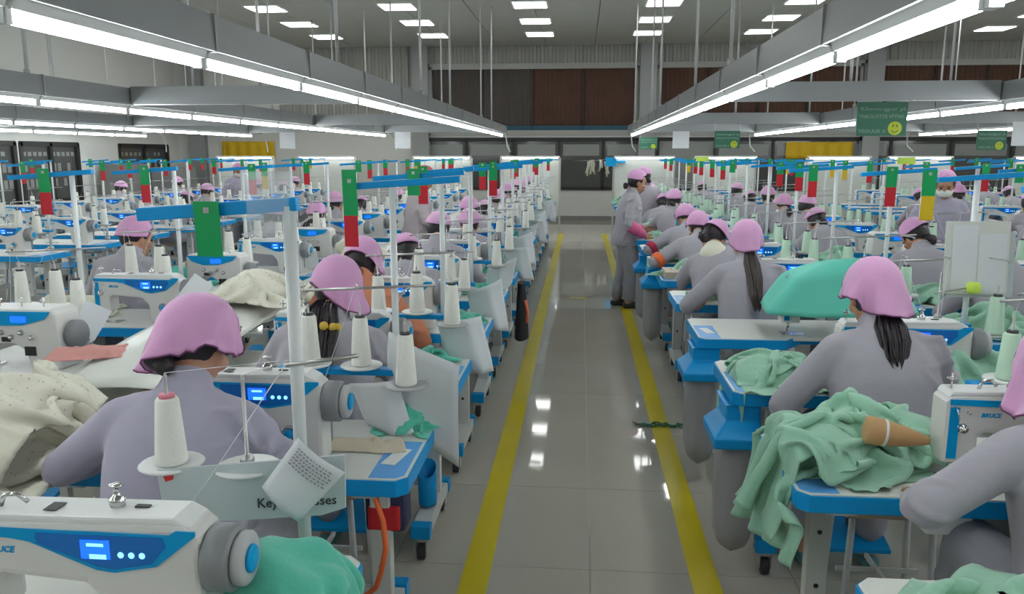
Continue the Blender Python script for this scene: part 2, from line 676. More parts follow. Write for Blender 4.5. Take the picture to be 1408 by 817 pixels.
# lower window band
w = link('window_7', None)
w['kind'] = 'structure'
fr = MB('frame_dark')
fr.box(-4.2, XR, YF - .03, YF + .05, 1.98, 2.07)
fr.box(-4.2, XR, YF - .03, YF + .05, .76, .84)
xs = [-4.2, -2.9, -1.7, -.55, .55, 1.9, 3.3, 4.7, 6.1, 7.5, 8.9, 10.3, 11.7, XR]
for x in xs:
    fr.box(x - .035, x + .035, YF - .03, YF + .05, .8, 2.0)
link('window_frame', fr.mesh('window_frame'), w)
for k in range(len(xs) - 1):
    p = MB('window_glass' if k != 5 else 'window_glass_pale').box(xs[k] + .035, xs[k + 1] - .035, YF + .0, YF + .015, .84, 1.98)
    link('pane', p.mesh('pane'), w)
    tp = MB('window_glass_pale').box(xs[k] + .10, xs[k + 1] - .10, YF - .004, YF - .001, 1.62, 1.90)
    link('roller_blind', tp.mesh('roller_blind'), w)

# yellow tarpaulins hung on the far wall
for x0, x1, z0, z1, lb in ((-9.3, -7.9, 1.35, 1.98, 'yellow sheet hung on far wall at left beside the grey column'),
                           (5.0, 6.6, 1.55, 1.95, 'yellow sheet hung on far wall at right behind the white boards')):
    P = [[(x0 + (x1 - x0) * i / 24, YF - .06 + .025 * math.sin(i * 1.3), z1 + (z0 - z1) * j / 4) for j in range(5)] for i in range(25)]
    tag(link('banner', MB('banner_yellow').sheet(P, .004).mesh('banner')), lb, 'banner', 'yellow sheets')

# ------------------------------------------------------------------ ceiling light panels
cl = Thing('ceiling_light', 'ceiling light')
cl.part('light_frame', MB('white').box(-.33, .33, -.33, .33, -.022, -.001).box(-.31, .31, -.31, .31, -.024, -.022))
cl.part('diffuser', MB('diffuser').box(-.29, .29, -.29, .29, -.032, -.0245))
ords = ['first', 'second', 'third', 'fourth', 'fifth', 'sixth', 'seventh', 'eighth', 'ninth', 'tenth', 'eleventh', 'twelfth',
        'thirteenth', 'fourteenth', 'fifteenth', 'sixteenth', 'seventeenth', 'eighteenth']
xs_l = [-8.2, -5.8, -3.35, -.95, 1.42, 3.85, 6.3, 8.7, 11.0]
ys_l = [18.5 - 1.78 * i for i in range(3)]      # only the far ones are lit; nearer the ceiling is bare
for ix, x in enumerate(xs_l):
    for iy, y in enumerate(ys_l):
        cl.put((x, y, ZC), 'square white ceiling light, %s from far wall, %s file from the left' % (ords[iy], ords[ix]), 'square ceiling lights')

# ------------------------------------------------------------------ light rails
RAIL_END = 17.0
rails = [(-1.62, 'first lighting rail left of the aisle, long grey trunking with bright tubes'),
         (-4.05, 'second lighting rail left of the aisle, grey trunking with bright tubes'),
         (-6.9, 'third lighting rail left of the aisle, grey trunking with bright tubes'),
         (-9.2, 'leftmost lighting rail near the left wall, grey trunking with tubes'),
         (1.02, 'first lighting rail right of the aisle, long grey trunking with bright tubes'),
         (3.45, 'second lighting rail right of the aisle, grey trunking with bright tubes'),
         (6.6, 'third lighting rail right of the aisle, grey trunking with bright tubes'),
         (9.6, 'rightmost lighting rail far from the aisle, grey trunking with tubes')]
ZT = 2.03
tube_me = None
for ri, (x, lb) in enumerate(rails):
    root = link('lighting_rail', None)
    root.location = (x, 0, ZT)
    tag(root, lb, 'light fixture', 'lighting rails')
    s = 1 if x > 0 else -1
    tk = MB('trunk')
    y0 = -2.6
    # open-bottomed trough
    tk.prism([(-.075, .05), (-.065, .20), (.065, .20), (.075, .05), (.062, .05), (.056, .185), (-.056, .185), (-.062, .05)], y0, RAIL_END, 'xz')
    link('trunking', tk.mesh('trunking'), root)
    if tube_me is None:
        tb = MB('tube')
        tb.cyl((0, -.57, 0), (0, .57, 0), .0175, n=10)
        tube_me = tb.mesh('tube')
        hd = MB('white')
        hd.prism([(-.03, .022), (-.045, .06), (.045, .06), (.03, .022)], -.585, .585, 'xz')
        hd_me = bevd(hd, 0).mesh('batten')
        ed_me = MB('white').box(-.018, .018, -.0115, .0115, -.02, .03).mesh('lamp_holder')
        jt = MB('steel').box(-.079, .079, -.006, .006, .045, .204).box(-.012, .012, -.03, .03, .004, .05)
        jt_me = jt.mesh('joint_strap')
        rd = MB('rod').cyl((0, 0, .2), (0, 0, ZC - ZT), .017, n=8).cyl((0, 0, .2), (0, 0, .24), .03, n=8)
        rd_me = rd.mesh('hanger_rod')
    n_ = 0
    y = y0 + .6
    while y + .6 <= RAIL_END + .05:
        b = link('batten', hd_me, root)
        b.location = (0, y, 0)
        t = link('tube', tube_me, b)
        for q in (-.5825, .5825):
            h = link('lamp_holder', ed_me, b)
            h.location = (0, q, 0)
        j = link('joint_strap', jt_me, root)
        j.location = (0, y + .6, 0)
        if n_ % 2 == 0:
            r_ = link('hanger_rod', rd_me, root)
            r_.location = (.05 * (-1) ** (n_ // 2), y + .35 + .25 * ri % .5, 0)
            r_.scale = (0.75, 0.75, 1)
        y += 1.2
        n_ += 1
    # white flex hanging from the far end
    cb = MB('white').tube([(0, RAIL_END, .12), (0.02, RAIL_END + .25, .0), (.05, RAIL_END + .3, -.2), (.12, RAIL_END + .15, -.32)], .012, 6)
    link('flex', cb.mesh('flex'), root)
for yi, y in enumerate((7.0, 12.0, 16.3)):
    cb = MB('trunk')
    cb.prism([(y - .05, .055), (y - .05, .19), (y + .05, .19), (y + .05, .055)], XL + .15, XR - .6, 'yz')
    o = link('cross_beam', None)
    o.location = (0, 0, ZT)
    segs = [XL + .15] + [r_[0] + .085 for r_ in sorted(rails)]
    sege = [r_[0] - .085 for r_ in sorted(rails)] + [XR - .6]
    for a, b in zip(segs, sege):
        if a < 0 < b:
            continue            # nothing crosses the aisle
        m_ = MB('trunk').prism([(y - .05, .055), (y - .05, .21), (y + .05, .21), (y + .05, .055)], a, b, 'yz')
        link('beam_section', m_.mesh('beam_section'), o)
    for x in (-8.1, -5.4, -2.8, 2.2, 5.0, 8.2):
        link('hanger_rod', MB('rod').cyl((x, y, .21), (x, y, ZC - ZT), .014, n=8).mesh('hanger_rod'), o)
    tag(o, '%s grey cross beam carrying the lighting rails, counted from the camera' % ords[yi], 'beam', 'grey cross beams')

# ------------------------------------------------------------------ templates: sewing table
TZ = 0.76          # table height
TW = 1.12          # table width
TD = 0.50          # table depth


def make_table(sg, funnel=False, notch=False):
    """aisle end at x=0, reaching to sg*TW; near edge at y=0"""
    t = Thing('sewing_table', 'table')

    def X(a, b):
        return (min(sg * a, sg * b), max(sg * a, sg * b))
    if notch:
        poly = [(0, .03), (.03, 0), (.42, 0), (.52, .13), (TW - .25, .13), (TW - .17, 0), (TW, 0), (TW, TD), (.03, TD), (0, TD - .03)]
    else:
        poly = [(0, .03), (.03, 0), (TW, 0), (TW, TD), (.03, TD), (0, TD - .03)]
    cx, cy = TW / 2, TD / 2
    outer = [(sg * p[0], p[1]) for p in poly]

    def inset(p, d):
        x = p[0] + (d if p[0] < .2 else (-d if p[0] > TW - .05 else 0))
        y = p[1] + (d if p[1] < .2 else -d)
        return (sg * x, y)
    inner = [inset(p, .004) for p in poly]
    t.part('edge_band', bevd(MB('blue').prism(outer, TZ - .052, TZ - .004), .003))
    t.part('tabletop', MB('white_top').prism(inner, TZ - .03, TZ))
    sk = MB('sticker')
    sk.prism([(sg * .012, .035), (sg * .035, .012), (sg * .11, .012), (sg * .11, .30), (sg * .012, .30)], TZ, TZ + .0012)
    k = t.part('corner_sticker', sk)
    t.part('paper_strip', MB('white').obox((sg * .065, .17, TZ + .0022), (.045, .13, .001), (0, 0, .2 * sg)), k)
    for lx in (.13, TW - .14):
        a, b = X(lx, lx + .065)
        lm = MB('leg_white').box(a, b, .32, .37, .15, .60)
        a2, b2 = X(lx + .007, lx + .058)
        lm.box(a2, b2, .326, .364, .6, TZ - .052)
        k = t.part('leg', bevd(lm, .004))
        fb = MB('leg_white').prism([(.06, .10), (.06, .145), (.32, .175), (.37, .175), (.50, .145), (.50, .10)], *X(lx - .004, lx + .069), plane='yz')
        kf = t.part('foot', bevd(fb, .004))
        for yy in (.03, .505):
            t.part('end_cap', bevd(MB('blue').box(*X(lx - .008, lx + .073), yy, yy + .055, .094, .152), .005), kf)
        for yy in (.06, .52):
            cs = MB('steel').box(*X(lx + .010, lx + .055), yy - .012, yy + .012, .075, .097)
            cs.box(*X(lx + .008, lx + .013), yy - .025, yy + .02, .03, .08).box(*X(lx + .052, lx + .057), yy - .025, yy + .02, .03, .08)
            cs.use('rubber').lathe([(.02, -.016), (.034, -.014), (.034, .014), (.02, .016)], 14, (sg * (lx + .0325), yy - .008, .0345), 'x')
            t.part('caster', cs, kf)
        for zz in (.32, .50):
            t.part('bolt', MB('dark').cyl((sg * (lx + .0325), .3185, zz), (sg * (lx + .0325), .3202, zz), .008, n=8), k)
    t.part('bracket', MB('leg_white').box(*X(.06, TW - .1), .30, .34, TZ - .09, TZ - .053).box(*X(.09, .17), .04, .46, TZ - .075, TZ - .0525)
           .box(*X(TW - .15, TW - .07), .04, .46, TZ - .075, TZ - .0525))
    t.part('stretcher', MB('leg_white').box(*X(.15, TW - .1), .335, .36, .20, .235))
    pd = MB('blue').obox((sg * .52, .16, .13), (.26, .20, .018), (.25, 0, 0))
    pd.use('steel').cyl((sg * .52, .20, .14), (sg * .56, .34, .60), .007)
    t.part('pedal', pd)
    t.part('motor_box', bevd(MB('grey_plastic').box(*X(.62, .85), .12, .30, TZ - .22, TZ - .053), .008))
    t.part('switch_box', bevd(MB('white').box(*X(.36, .48), .06, .2, TZ - .13, TZ - .053), .006))
    if funnel:
        fn = MB('blue')
        x0, x1 = (-.075, .115) if sg > 0 else (-.115, .075)
        lo = [(x0 + .055, .02), (x1 - .005, .02), (x1 - .005, .20), (x0 + .055, .20)]
        mi = [(x0, -.06), (x1, -.06), (x1, .22), (x0, .22)]
        prof = [(lo, TZ - .053), (lo, TZ - .115), (mi, TZ - .165), (mi, TZ - .205), (lo, TZ - .215)]
        vv = [(p[0], p[1], z) for pl, z in prof for p in pl]
        ff = [(0, 1, 2, 3), (19, 18, 17, 16)]
        for i in range(4):
            for j in range(4):
                ff.append((i * 4 + j, i * 4 + (j + 1) % 4, i * 4 + 4 + (j + 1) % 4, i * 4 + 4 + j))
        fn.add(vv, ff, False)
        k = t.part('waste_funnel', bevd(fn, .008), label='blue plastic waste funnel')
        # grey cloth bag hanging from the funnel, rounded at the bottom
        bgm = MB('bag_grey')
        P = []
        bx, by = (x0 + x1) / 2 + .01, .085
        for i in range(28):
            a = 2 * PI * i / 28
            row = []
            for j in range(13):
                tt = j / 12
                z = TZ - .212 - tt * .46
                prof_ = (1.0 - .10 * tt) * (1 if tt < .72 else math.sqrt(max(0.0, 1 - ((tt - .72) / .281) ** 2)))
                fold = 1 + .07 * math.sin(4 * a + 2.5 * tt) * min(1, tt * 3)
                rx, ry = .078 * prof_ * fold, .105 * prof_ * fold
                ca, sa = math.cos(a), math.sin(a)
                sqx = math.copysign(abs(ca) ** .7, ca)
                sqy = math.copysign(abs(sa) ** .7, sa)
                row.append((bx + rx * sqx, by + ry * sqy - .02 * tt, z))
            P.append(row)
        bgm.grid(P, True)
        t.part('waste_bag', bgm, label='grey cloth waste bag hanging below the funnel')
    return t


T_L = make_table(-1)
T_L2 = make_table(1)
T_R = make_table(1, funnel=True)
T_RN = make_table(1, funnel=True, notch=True)
T_RP = make_table(1)


# ------------------------------------------------------------------ templates: sewing machine (needle end at -x, hand wheel at +x, front faces -y)
def make_machine(kind=0):
    t = Thing('sewing_machine', 'sewing machine')
    bed = MB('machine_white')
    if kind == 0:
        bed.box(-.30, .20, -.085, .085, 0, .022)
        k0 = t.part('bed', bevd(bed, .006))
        t.part('needle_plate', MB('chrome').box(-.29, -.17, -.04, .04, .022, .0235), k0)
        poly = [(-.30, .085), (-.30, .262), (-.285, .28), (.17, .285), (.20, .262), (.20, .022), (.035, .022), (.02, .045),
                (.015, .125), (-.02, .165), (-.185, .178), (-.205, .165), (-.205, .085)]
        body = t.part('body', bevd(MB('machine_white').prism(poly, -.058, .058, 'xz'), .012))
        # white top cover
        t.part('top_cover', bevd(MB('white').prism([(-.292, .276), (-.28, .292), (.15, .296), (.185, .278)], -.052, .052, 'xz'), .006))
        pn = MB('blue_panel').prism([(-.29, .272), (-.29, .256), (-.16, .252), (-.12, .246), (.005, .196), (.04, .192), (.12, .207),
                                     (.196, .268), (.196, .277), (.16, .277), (.145, .268)], -.0625, -.0585, 'xz')
        t.part('edge_stripe', MB('blue_panel').prism([(-.288, .10), (-.262, .10), (-.262, .249), (-.288, .249)], -.0612, -.0582, 'xz'))
        kp = t.part('control_panel', pn)
        t.part('display_field', MB('blue_panel_dark').prism([(-.105, .264), (-.105, .245), (.01, .203), (.04, .199), (.112, .212), (.14, .246), (.135, .264)],
                                                           -.0640, -.0626, 'xz'), kp)
        sc_ = MB('screen').box(-.02, .035, -.0655, -.0641, .219, .255)
        sc_.use('screen_mark').box(-.008, .024, -.066, -.0656, .243, .249).box(-.004, .028, -.066, -.0656, .219, .228)
        for q in (.055, .075, .095):
            sc_.use('screen_mark').cyl((q, -.0641, .228), (q, -.0650, .228), .006, n=10)
        t.part('screen', sc_, kp)
        lg = text_mb('BRUCE', .017, 'blue_panel', .0006, .25, .0006)
        lg.xf(Matrix.Translation((-.205, -.0590, .222)) @ UPRIGHT)
        t.part('lettering', lg, body)
        dl = MB('chrome').lathe([(.026, 0), (.026, .010), (.021, .016), (.021, .012), (.016, .012)], 20, (.10, -.058, .115), 'y')
        dl.use('blue_panel').lathe([(.015, .0121), (.014, .018)], 16, (.10, -.058, .115), 'y')
        t.part('stitch_dial', dl)
        lv = MB('dark').box(.07, .085, -.066, -.058, .045, .075)
        lv.use('chrome').cyl((.12, -.058, .05), (.12, -.066, .05), .006)
        t.part('reverse_lever', lv)
        wh = MB('grey_plastic').lathe([(.056, 0), (.062, .006), (.062, .046), (.057, .052)], 28, (.20, 0, .205), 'x')
        wh.use('disc_grey').lathe([(.046, .052), (.050, .055), (.050, .070), (.045, .074)], 28, (.20, 0, .205), 'x')
        k = t.part('hand_wheel', wh)
        t.part('wheel_cap', MB('blue_panel').lathe([(.026, .0741), (.026, .079), (.023, .081)], 24, (.20, 0, .205), 'x'), k)
        hm = MB('dark').box(-.12, .20, .058, .075, .06, .2)
        t.part('motor_cover', bevd(MB('grey_plastic').box(.03, .195, .058, .10, .05, .22), .01))
        nb = MB('chrome').cyl((-.255, 0, .085), (-.255, 0, .055), .006).cyl((-.255, 0, .055), (-.255, 0, .026), .0015, n=6)
        nb.cyl((-.255, .018, .09), (-.255, .018, .035), .004).box(-.267, -.243, -.012, .022, .0236, .028)
        t.part('needle_bar', nb)
        tn = MB('chrome').lathe([(.014, 0), (.014, .004), (.006, .008), (.013, .012), (.013, .016), (.004, .018), (.004, .026)], 14, (-.252, -.058, .19), 'y')
        tn.cyl((-.24, -.058, .235), (-.24, -.075, .235), .003).tube([(-.275, -.058, .25), (-.275, -.08, .245), (-.27, -.085, .22)], .0025, 6)
        t.part('thread_tension', tn)
        tp = MB('chrome').cyl((-.27, 0, .29), (-.27, 0, .335), .003).cyl((-.27, 0, .318), (-.27, 0, .322), .014)
        t.part('thread_guide', tp)
        tp = MB('chrome')
        tp.tube([(-.2, -.01, .291), (-.19, -.01, .315), (-.165, -.01, .318), (-.15, 0, .30)], .005, 7)
        t.part('thread_guide', tp)
        tp = MB('chrome')
        tp.lathe([(.014, .293), (.016, .31), (.008, .314), (.005, .332), (.014, .334), (.012, .338)], 14, (.02, .01, 0))
        t.part('bobbin_winder', tp)
        t.part('oil_plug', MB('dark').box(-.105, -.08, -.03, .012, .2955, .2968))
        t.part('oil_plug', MB('dark').box(.058, .085, .0, .014, .296, .2985))
    else:
        # boxy machine of another type with a tall rounded head
        bed.box(-.24, .16, -.14, .12, 0, .03)
        k0 = t.part('bed', bevd(bed, .008))
        poly = [(-.22, .10), (-.22, .27), (-.20, .29), (.12, .29), (.15, .27), (.16, .03), (.02, .03), (.0, .11), (-.05, .14), (-.13, .14), (-.14, .10)]
        t.part('body', bevd(MB('machine_white').prism(poly, -.075, .09, 'xz'), .012))
        t.part('control_panel', MB('blue_panel').prism([(-.21, .282), (.13, .282), (.10, .25), (.0, .222), (-.1, .22), (-.18, .245)], -.080, -.0755, 'xz'))
        t.part('screen', MB('screen').box(-.05, .02, -.0822, -.0801, .235, .262))
        wh = MB('grey_plastic').lathe([(.055, 0), (.062, .005), (.062, .04), (.05, .05)], 24, (.16, .01, .17), 'x')
        t.part('hand_wheel', wh)
        th = MB('chrome')
        for i in range(4):
            th.lathe([(.012, 0), (.012, .004), (.005, .008), (.011, .012), (.004, .02)], 12, (-.10 + .045 * i, -.075, .19 - .02 * (i % 2)), 'y')
        th.use('dark').box(-.10, -.06, -.079, -.0755, .15, .17).box(-.0, .05, -.079, -.0755, .09, .13)
        t.part('thread_tension', th)
        nb = MB('chrome').cyl((-.18, -.01, .10), (-.18, -.01, .04), .007).box(-.2, -.16, -.03, .02, .031, .036)
        t.part('needle_bar', nb)
        tp = MB('chrome')
        for i in range(3):
            tp.cyl((-.15 + .1 * i, 0, .288), (-.15 + .1 * i, 0, .33), .003).cyl((-.15 + .1 * i, 0, .318), (-.15 + .1 * i, 0, .321), .012)
        t.part('thread_guide', tp)
    if kind == 0:                      # slim arm
        for nm, mb, par, lb in t.parts:
            if nm not in ('hand_wheel', 'wheel_cap', 'bed', 'needle_plate'):
                mb.V = [(v[0], v[1] * .80, v[2]) for v in mb.V]
    return t


M0 = make_machine(0)
M1 = make_machine(1)


# ------------------------------------------------------------------ templates: thread stand, cone, signal card
def make_stand(sg, var=0, front=False):
    """post foot at the origin on the table; arms reach to sg*x (away from the post)"""
    t = Thing('thread_stand', 'thread stand')
    ps = MB('post_white').cyl((0, 0, 0), (0, 0, .785 if front else .80), .0145 if front else .0115, n=12)
    ps.use('steel').cyl((0, 0, 0), (0, 0, .035), .024, n=12).cyl((0, 0, -.06), (0, 0, 0), .012, n=8)
    t.part('post', ps)
    x1 = sg * .40
    if front:
        t.part('extension_arm', MB('steel').box(-.31, -.19, -.012, .004, .193, .203))
        x1 = sg * .19
    t.part('lower_arm', bevd(MB('blue').box(min(x1, -sg * .02), max(x1, -sg * .02), -.028, .022, .187 if front else .170, .207 if front else .190), .003))
    discs = [(sg * .29, -.01, .198), (sg * .115, -.015, .198), (-sg * .06 if var else sg * .02, -.13, .168)]
    if front:
        discs = [(dx, dy, dz + .017) for dx, dy, dz in discs[:2]]
    else:
        t.part('side_arm', MB('steel').tube([(0, 0, .16), (discs[2][0], -.13, .16)], .008, 8))
    for dx, dy, dz in discs:
        d = MB('disc_grey' if dz < .18 else 'white').lathe([(.008, -.008), (.03, -.008), (.064, 0), (.070, .004), (.066, .008), (.030, .004), (.01, .004)], 24, (dx, dy, dz))
        k = t.part('spool_plate', d)
        t.part('pin', MB('steel').lathe([(.013, .004), (.016, .02), (.012, .03), (.004, .034), (.004, .20), (.002, .21)], 10, (dx, dy, dz)), k)
    g = MB('steel').tube([(-sg * .14, -.02, .475), (sg * (.02 if front else .34), -.02, .45)], .0045, 8)
    for dx, dy, dz in (discs if not front else []):
        g.tube([(dx, -.02, .47), (dx, dy - .03, .478), (dx + .012, dy - .045, .474), (dx, dy - .055, .470)], .0028, 6)
    t.part('guide_arm', g)
    thr = MB('paper')
    for dx, dy, dz in discs[:2]:
        thr.tube([(dx, dy, dz + .21), (0 if front else dx, dy - .03, .468)], .0009, 4)
        thr.tube([(0 if front else dx, dy - .05, .464), (sg * .20, -.22, .14)], .0009, 4)
    t.part('thread', thr)
    # blue signal bar on top
    w = (-.02, .325) if front else [(-.02, .36), (-.22, .16), (-.10, .30)][var % 3]
    a, b = sorted((sg * w[0], sg * w[1]))
    t.part('top_bar', bevd(MB('blue').obox(((a + b) / 2, 0, .778 if front else .80), (b - a, .026, .028 if front else .021), (0, -.07 if sg < 0 else .05, 0)), .003))
    t.discs = discs
    return t


S_L = [make_stand(-1, v) for v in range(3)]
S_R = [make_stand(-1, v) for v in (1, 2, 1)]
S_FRONT = make_stand(-1, 0, True)


def make_cone(yarn, h=.165, core='core_dark'):
    t = Thing('thread_cone', 'thread cone')
    t.part('yarn', MB(yarn).lathe([(.030, .0), (.0345, .004), (.0345, .012), (.0250, h - .006), (.021, h)], 20))
    t.part('core', MB(core).lathe([(.0175, h), (.0165, h + .008), (.008, h + .008)], 14))
    return t


CONE_W = make_cone('yarn_white')
CONE_M = make_cone('yarn_mint', .150)
CONE_P = make_cone('yarn_white', .150, 'core_pink')


def make_card(low, w=.055, hg=.11, hl=.10):
    t = Thing('signal_card', 'signal card')
    t.part('green_flap', bevd(MB('card_green').obox((0, -.022, -.035 + .02), (w, .0022, hg), (.05, 0, 0)), 0))
    if low:
        t.part('lower_flap', MB(low).obox((0, -.021, -.015 - hg / 2 - hl / 2 + .004), (w * .96, .0022, hl), (.02, 0, 0)))
    t.part('clip', MB('steel').box(-.006, .006, -.026, .0, .018, .030))
    return t


CARD_G = make_card(None, .056, .115)
CARD_R = make_card('card_red')
CARD_Y = make_card('card_yellow')
CARD_GR_LONG = make_card('card_red', .048, .15, .10)


# ------------------------------------------------------------------ cloth heaps
def crumple(material, w, d, h, seed, n=64, squash=.62, base=(0, 0), edge=None, edge_y=None, steps=110, stiff=1.0, th=.0025, dome_r=None, rotz=0.0, rough=.035):
    """a sheet of cloth pushed together over a low mound and settled with a small position-based solver; w, d are the heap's footprint"""
    rs = np.random.RandomState(seed)
    off = rs.rand(4) * 60
    ny = n
    nx_ = max(8, int(n * w / d)) if w < d else n
    ny = max(8, int(n * d / w)) if d < w else n
    u, v = np.meshgrid(np.linspace(-.5, .5, nx_), np.linspace(-.5, .5, ny), indexing='ij')
    X = u * w
    Y = v * d
    q = np.stack([u * 3 + off[0], v * 3 + off[1], 0 * u], -1)
    X = X + .12 * w * vnoise(q) + .05 * w * vnoise(q * 2.7 + 5)
    Y = Y + .12 * d * vnoise(q + 17) + .05 * d * vnoise(q * 2.7 + 31)
    c_, s_ = math.cos(rotz), math.sin(rotz)
    X, Y = X * c_ - Y * s_, X * s_ + Y * c_
    rx, ry = dome_r or (w * .42, d * .42)

    def ground(x, y):
        r2 = np.clip(1 - (x / rx) ** 2 - (y / ry) ** 2, 0, 1)
        return h * .72 * np.sqrt(r2) * (1 + .35 * vnoise(np.stack([x * 9 + off[2], y * 9 + off[3], 0 * x], -1)))
    Z = ground(X, Y) + rough * .6 + rough * vnoise(q * 4 + 3) + rough * .6 * np.abs(vnoise(q * 9 + 8))
    p = np.stack([X, Y, Z], -1)
    L0 = w / squash / (nx_ - 1)
    L1 = d / squash / (ny - 1)
    vel = np.zeros_like(p)

    def con(a, b, L, k):
        dlt = p[b] - p[a]
        ln = np.sqrt(np.einsum('ijk,ijk->ij', dlt, dlt))[..., None] + 1e-9
        e_ = ln - L
        if k < 0:                                 # bending: only resists being folded shut
            e_ = np.minimum(0, ln - .86 * L)
        c = dlt * (abs(k) * .5 * e_ / ln)
        p[a] += c
        p[b] -= c
    groups = []

    def pair(st, ax, par):
        m_ = (nx_, ny)[ax]
        cnt = len(range(par, m_ - st, 2 * st))
        if not cnt:
            return None
        a = slice(par, par + 2 * st * (cnt - 1) + 1, 2 * st)
        b = slice(par + st, par + st + 2 * st * (cnt - 1) + 1, 2 * st)
        al = slice(None)
        return ((a, al), (b, al)) if ax == 0 else ((al, a), (al, b))
    for st, L, k in ((1, (L0, L1), stiff), (2, (2 * L0, 2 * L1), -.8), (4, (4 * L0, 4 * L1), -.5)):
        for par in range(2 * st):
            for ax in (0, 1):
                if st > 1 and par % st == 0 or st == 1 or par < 2 * st:
                    pr = pair(st, ax, par)
                    if pr:
                        groups.append((pr[0], pr[1], st * (L0, L1)[ax], k))
    Ld = math.hypot(L0, L1)
    for par in range(2):
        cnt = len(range(par, nx_ - 1, 2))
        a = slice(par, par + 2 * (cnt - 1) + 1, 2)
        b = slice(par + 1, par + 2 + 2 * (cnt - 1), 2)
        groups.append(((a, slice(0, ny - 1)), (b, slice(1, ny)), Ld, .5))
        groups.append(((a, slice(1, ny)), (b, slice(0, ny - 1)), Ld, .5))
    for it in range(steps):
        old = p.copy()
        vel[..., 2] -= .0004
        p += vel
        for rep in range(3):
            for a, b, L, k in groups:
                con(a, b, L, k)
        gx, gy = p[..., 0], p[..., 1]
        g = ground(gx, gy) + .002
        onx = np.ones(gx.shape, bool)
        if edge is not None:
            ex, sg_ = edge
            pen = -(gx + base[0] - ex) * sg_         # > 0 on the table
            onx &= pen > 0
            sidep = (pen > 0) & (pen < .05) & (p[..., 2] < -.012)
            p[..., 0] = np.where(sidep, ex - base[0], p[..., 0])
            onx &= ~sidep
        if edge_y is not None:
            pen = gy + base[1] - edge_y
            onx &= pen > 0
            sidep = (pen > 0) & (pen < .05) & (p[..., 2] < -.012)
            p[..., 1] = np.where(sidep, edge_y - base[1], p[..., 1])
            onx &= ~sidep
        hit = onx & (p[..., 2] < g)
        p[..., 2] = np.where(hit, g, p[..., 2])
        f = np.where(hit, .55, 0.0)[..., None]
        p[..., :2] = p[..., :2] * (1 - f) + old[..., :2] * f
        vel = (p - old) * .86
        sp = np.sqrt((vel * vel).sum(-1, keepdims=True))
        vel *= np.minimum(1, .012 / np.maximum(sp, 1e-9))
    # light smoothing
    for _ in range(1):
        pp_ = p.copy()
        pp_[1:-1, 1:-1] = p[1:-1, 1:-1] * .6 + .1 * (p[:-2, 1:-1] + p[2:, 1:-1] + p[1:-1, :-2] + p[1:-1, 2:])
        p = pp_
    if edge is not None:
        inside = -(p[..., 0] + base[0] - edge[0]) * edge[1] > 0.004
    else:
        inside = np.ones(p.shape[:2], bool)
    if edge_y is not None:
        inside &= p[..., 1] + base[1] - edge_y > .004
    p[..., 2] = np.where(inside, np.maximum(p[..., 2], .0035), p[..., 2])
    p[..., 0] += base[0]
    p[..., 1] += base[1]
    mb = MB(material)
    mb.sheet(p.tolist(), th)
    if mb.V:
        V = np.array(mb.V)
        i0 = nx_ * ny
        ins = np.concatenate([inside.ravel(), inside.ravel()])
        V[:, 2] = np.where(ins, np.maximum(V[:, 2], .0008), V[:, 2])
        mb.V = [tuple(q_) for q_ in V.tolist()]
    return mb


def put_mesh(name, mb, loc, label, cat, group=None, rot=(0, 0, 0)):
    o = link(name, mb.mesh(name))
    o.location = loc
    o.rotation_euler = rot
    return tag(o, label, cat, group)


# ------------------------------------------------------------------ people
def ell_loft(mb, rings):
    """rings: (centre, xaxis, yaxis, rx, ry); closed elliptical loft for the voxel union"""
    n = 20
    vv, ff = [], []
    for c, ux, uy, rx, ry in rings:
        for k in range(n):
            a = 2 * PI * k / n
            vv.append(Vector(c) + ux * (rx * math.cos(a)) + uy * (ry * math.sin(a)))
    L = len(rings)
    for i in range(L - 1):
        for k in range(n):
            k2 = (k + 1) % n
            ff.append((i * n + k, i * n + k2, (i + 1) * n + k2, (i + 1) * n + k))
    ff.append(tuple(reversed(range(n))))
    ff.append(tuple(range((L - 1) * n, L * n)))
    mb.add(vv, ff, True)


def limb(mb, pts, rads, n=12):
    for i in range(len(pts) - 1):
        mb.cyl(pts[i], pts[i + 1], rads[i], rads[i + 1], n)
    for p, r_ in zip(pts, rads):
        mb.ball(tuple(p), r_ * 1.0, n, 8)


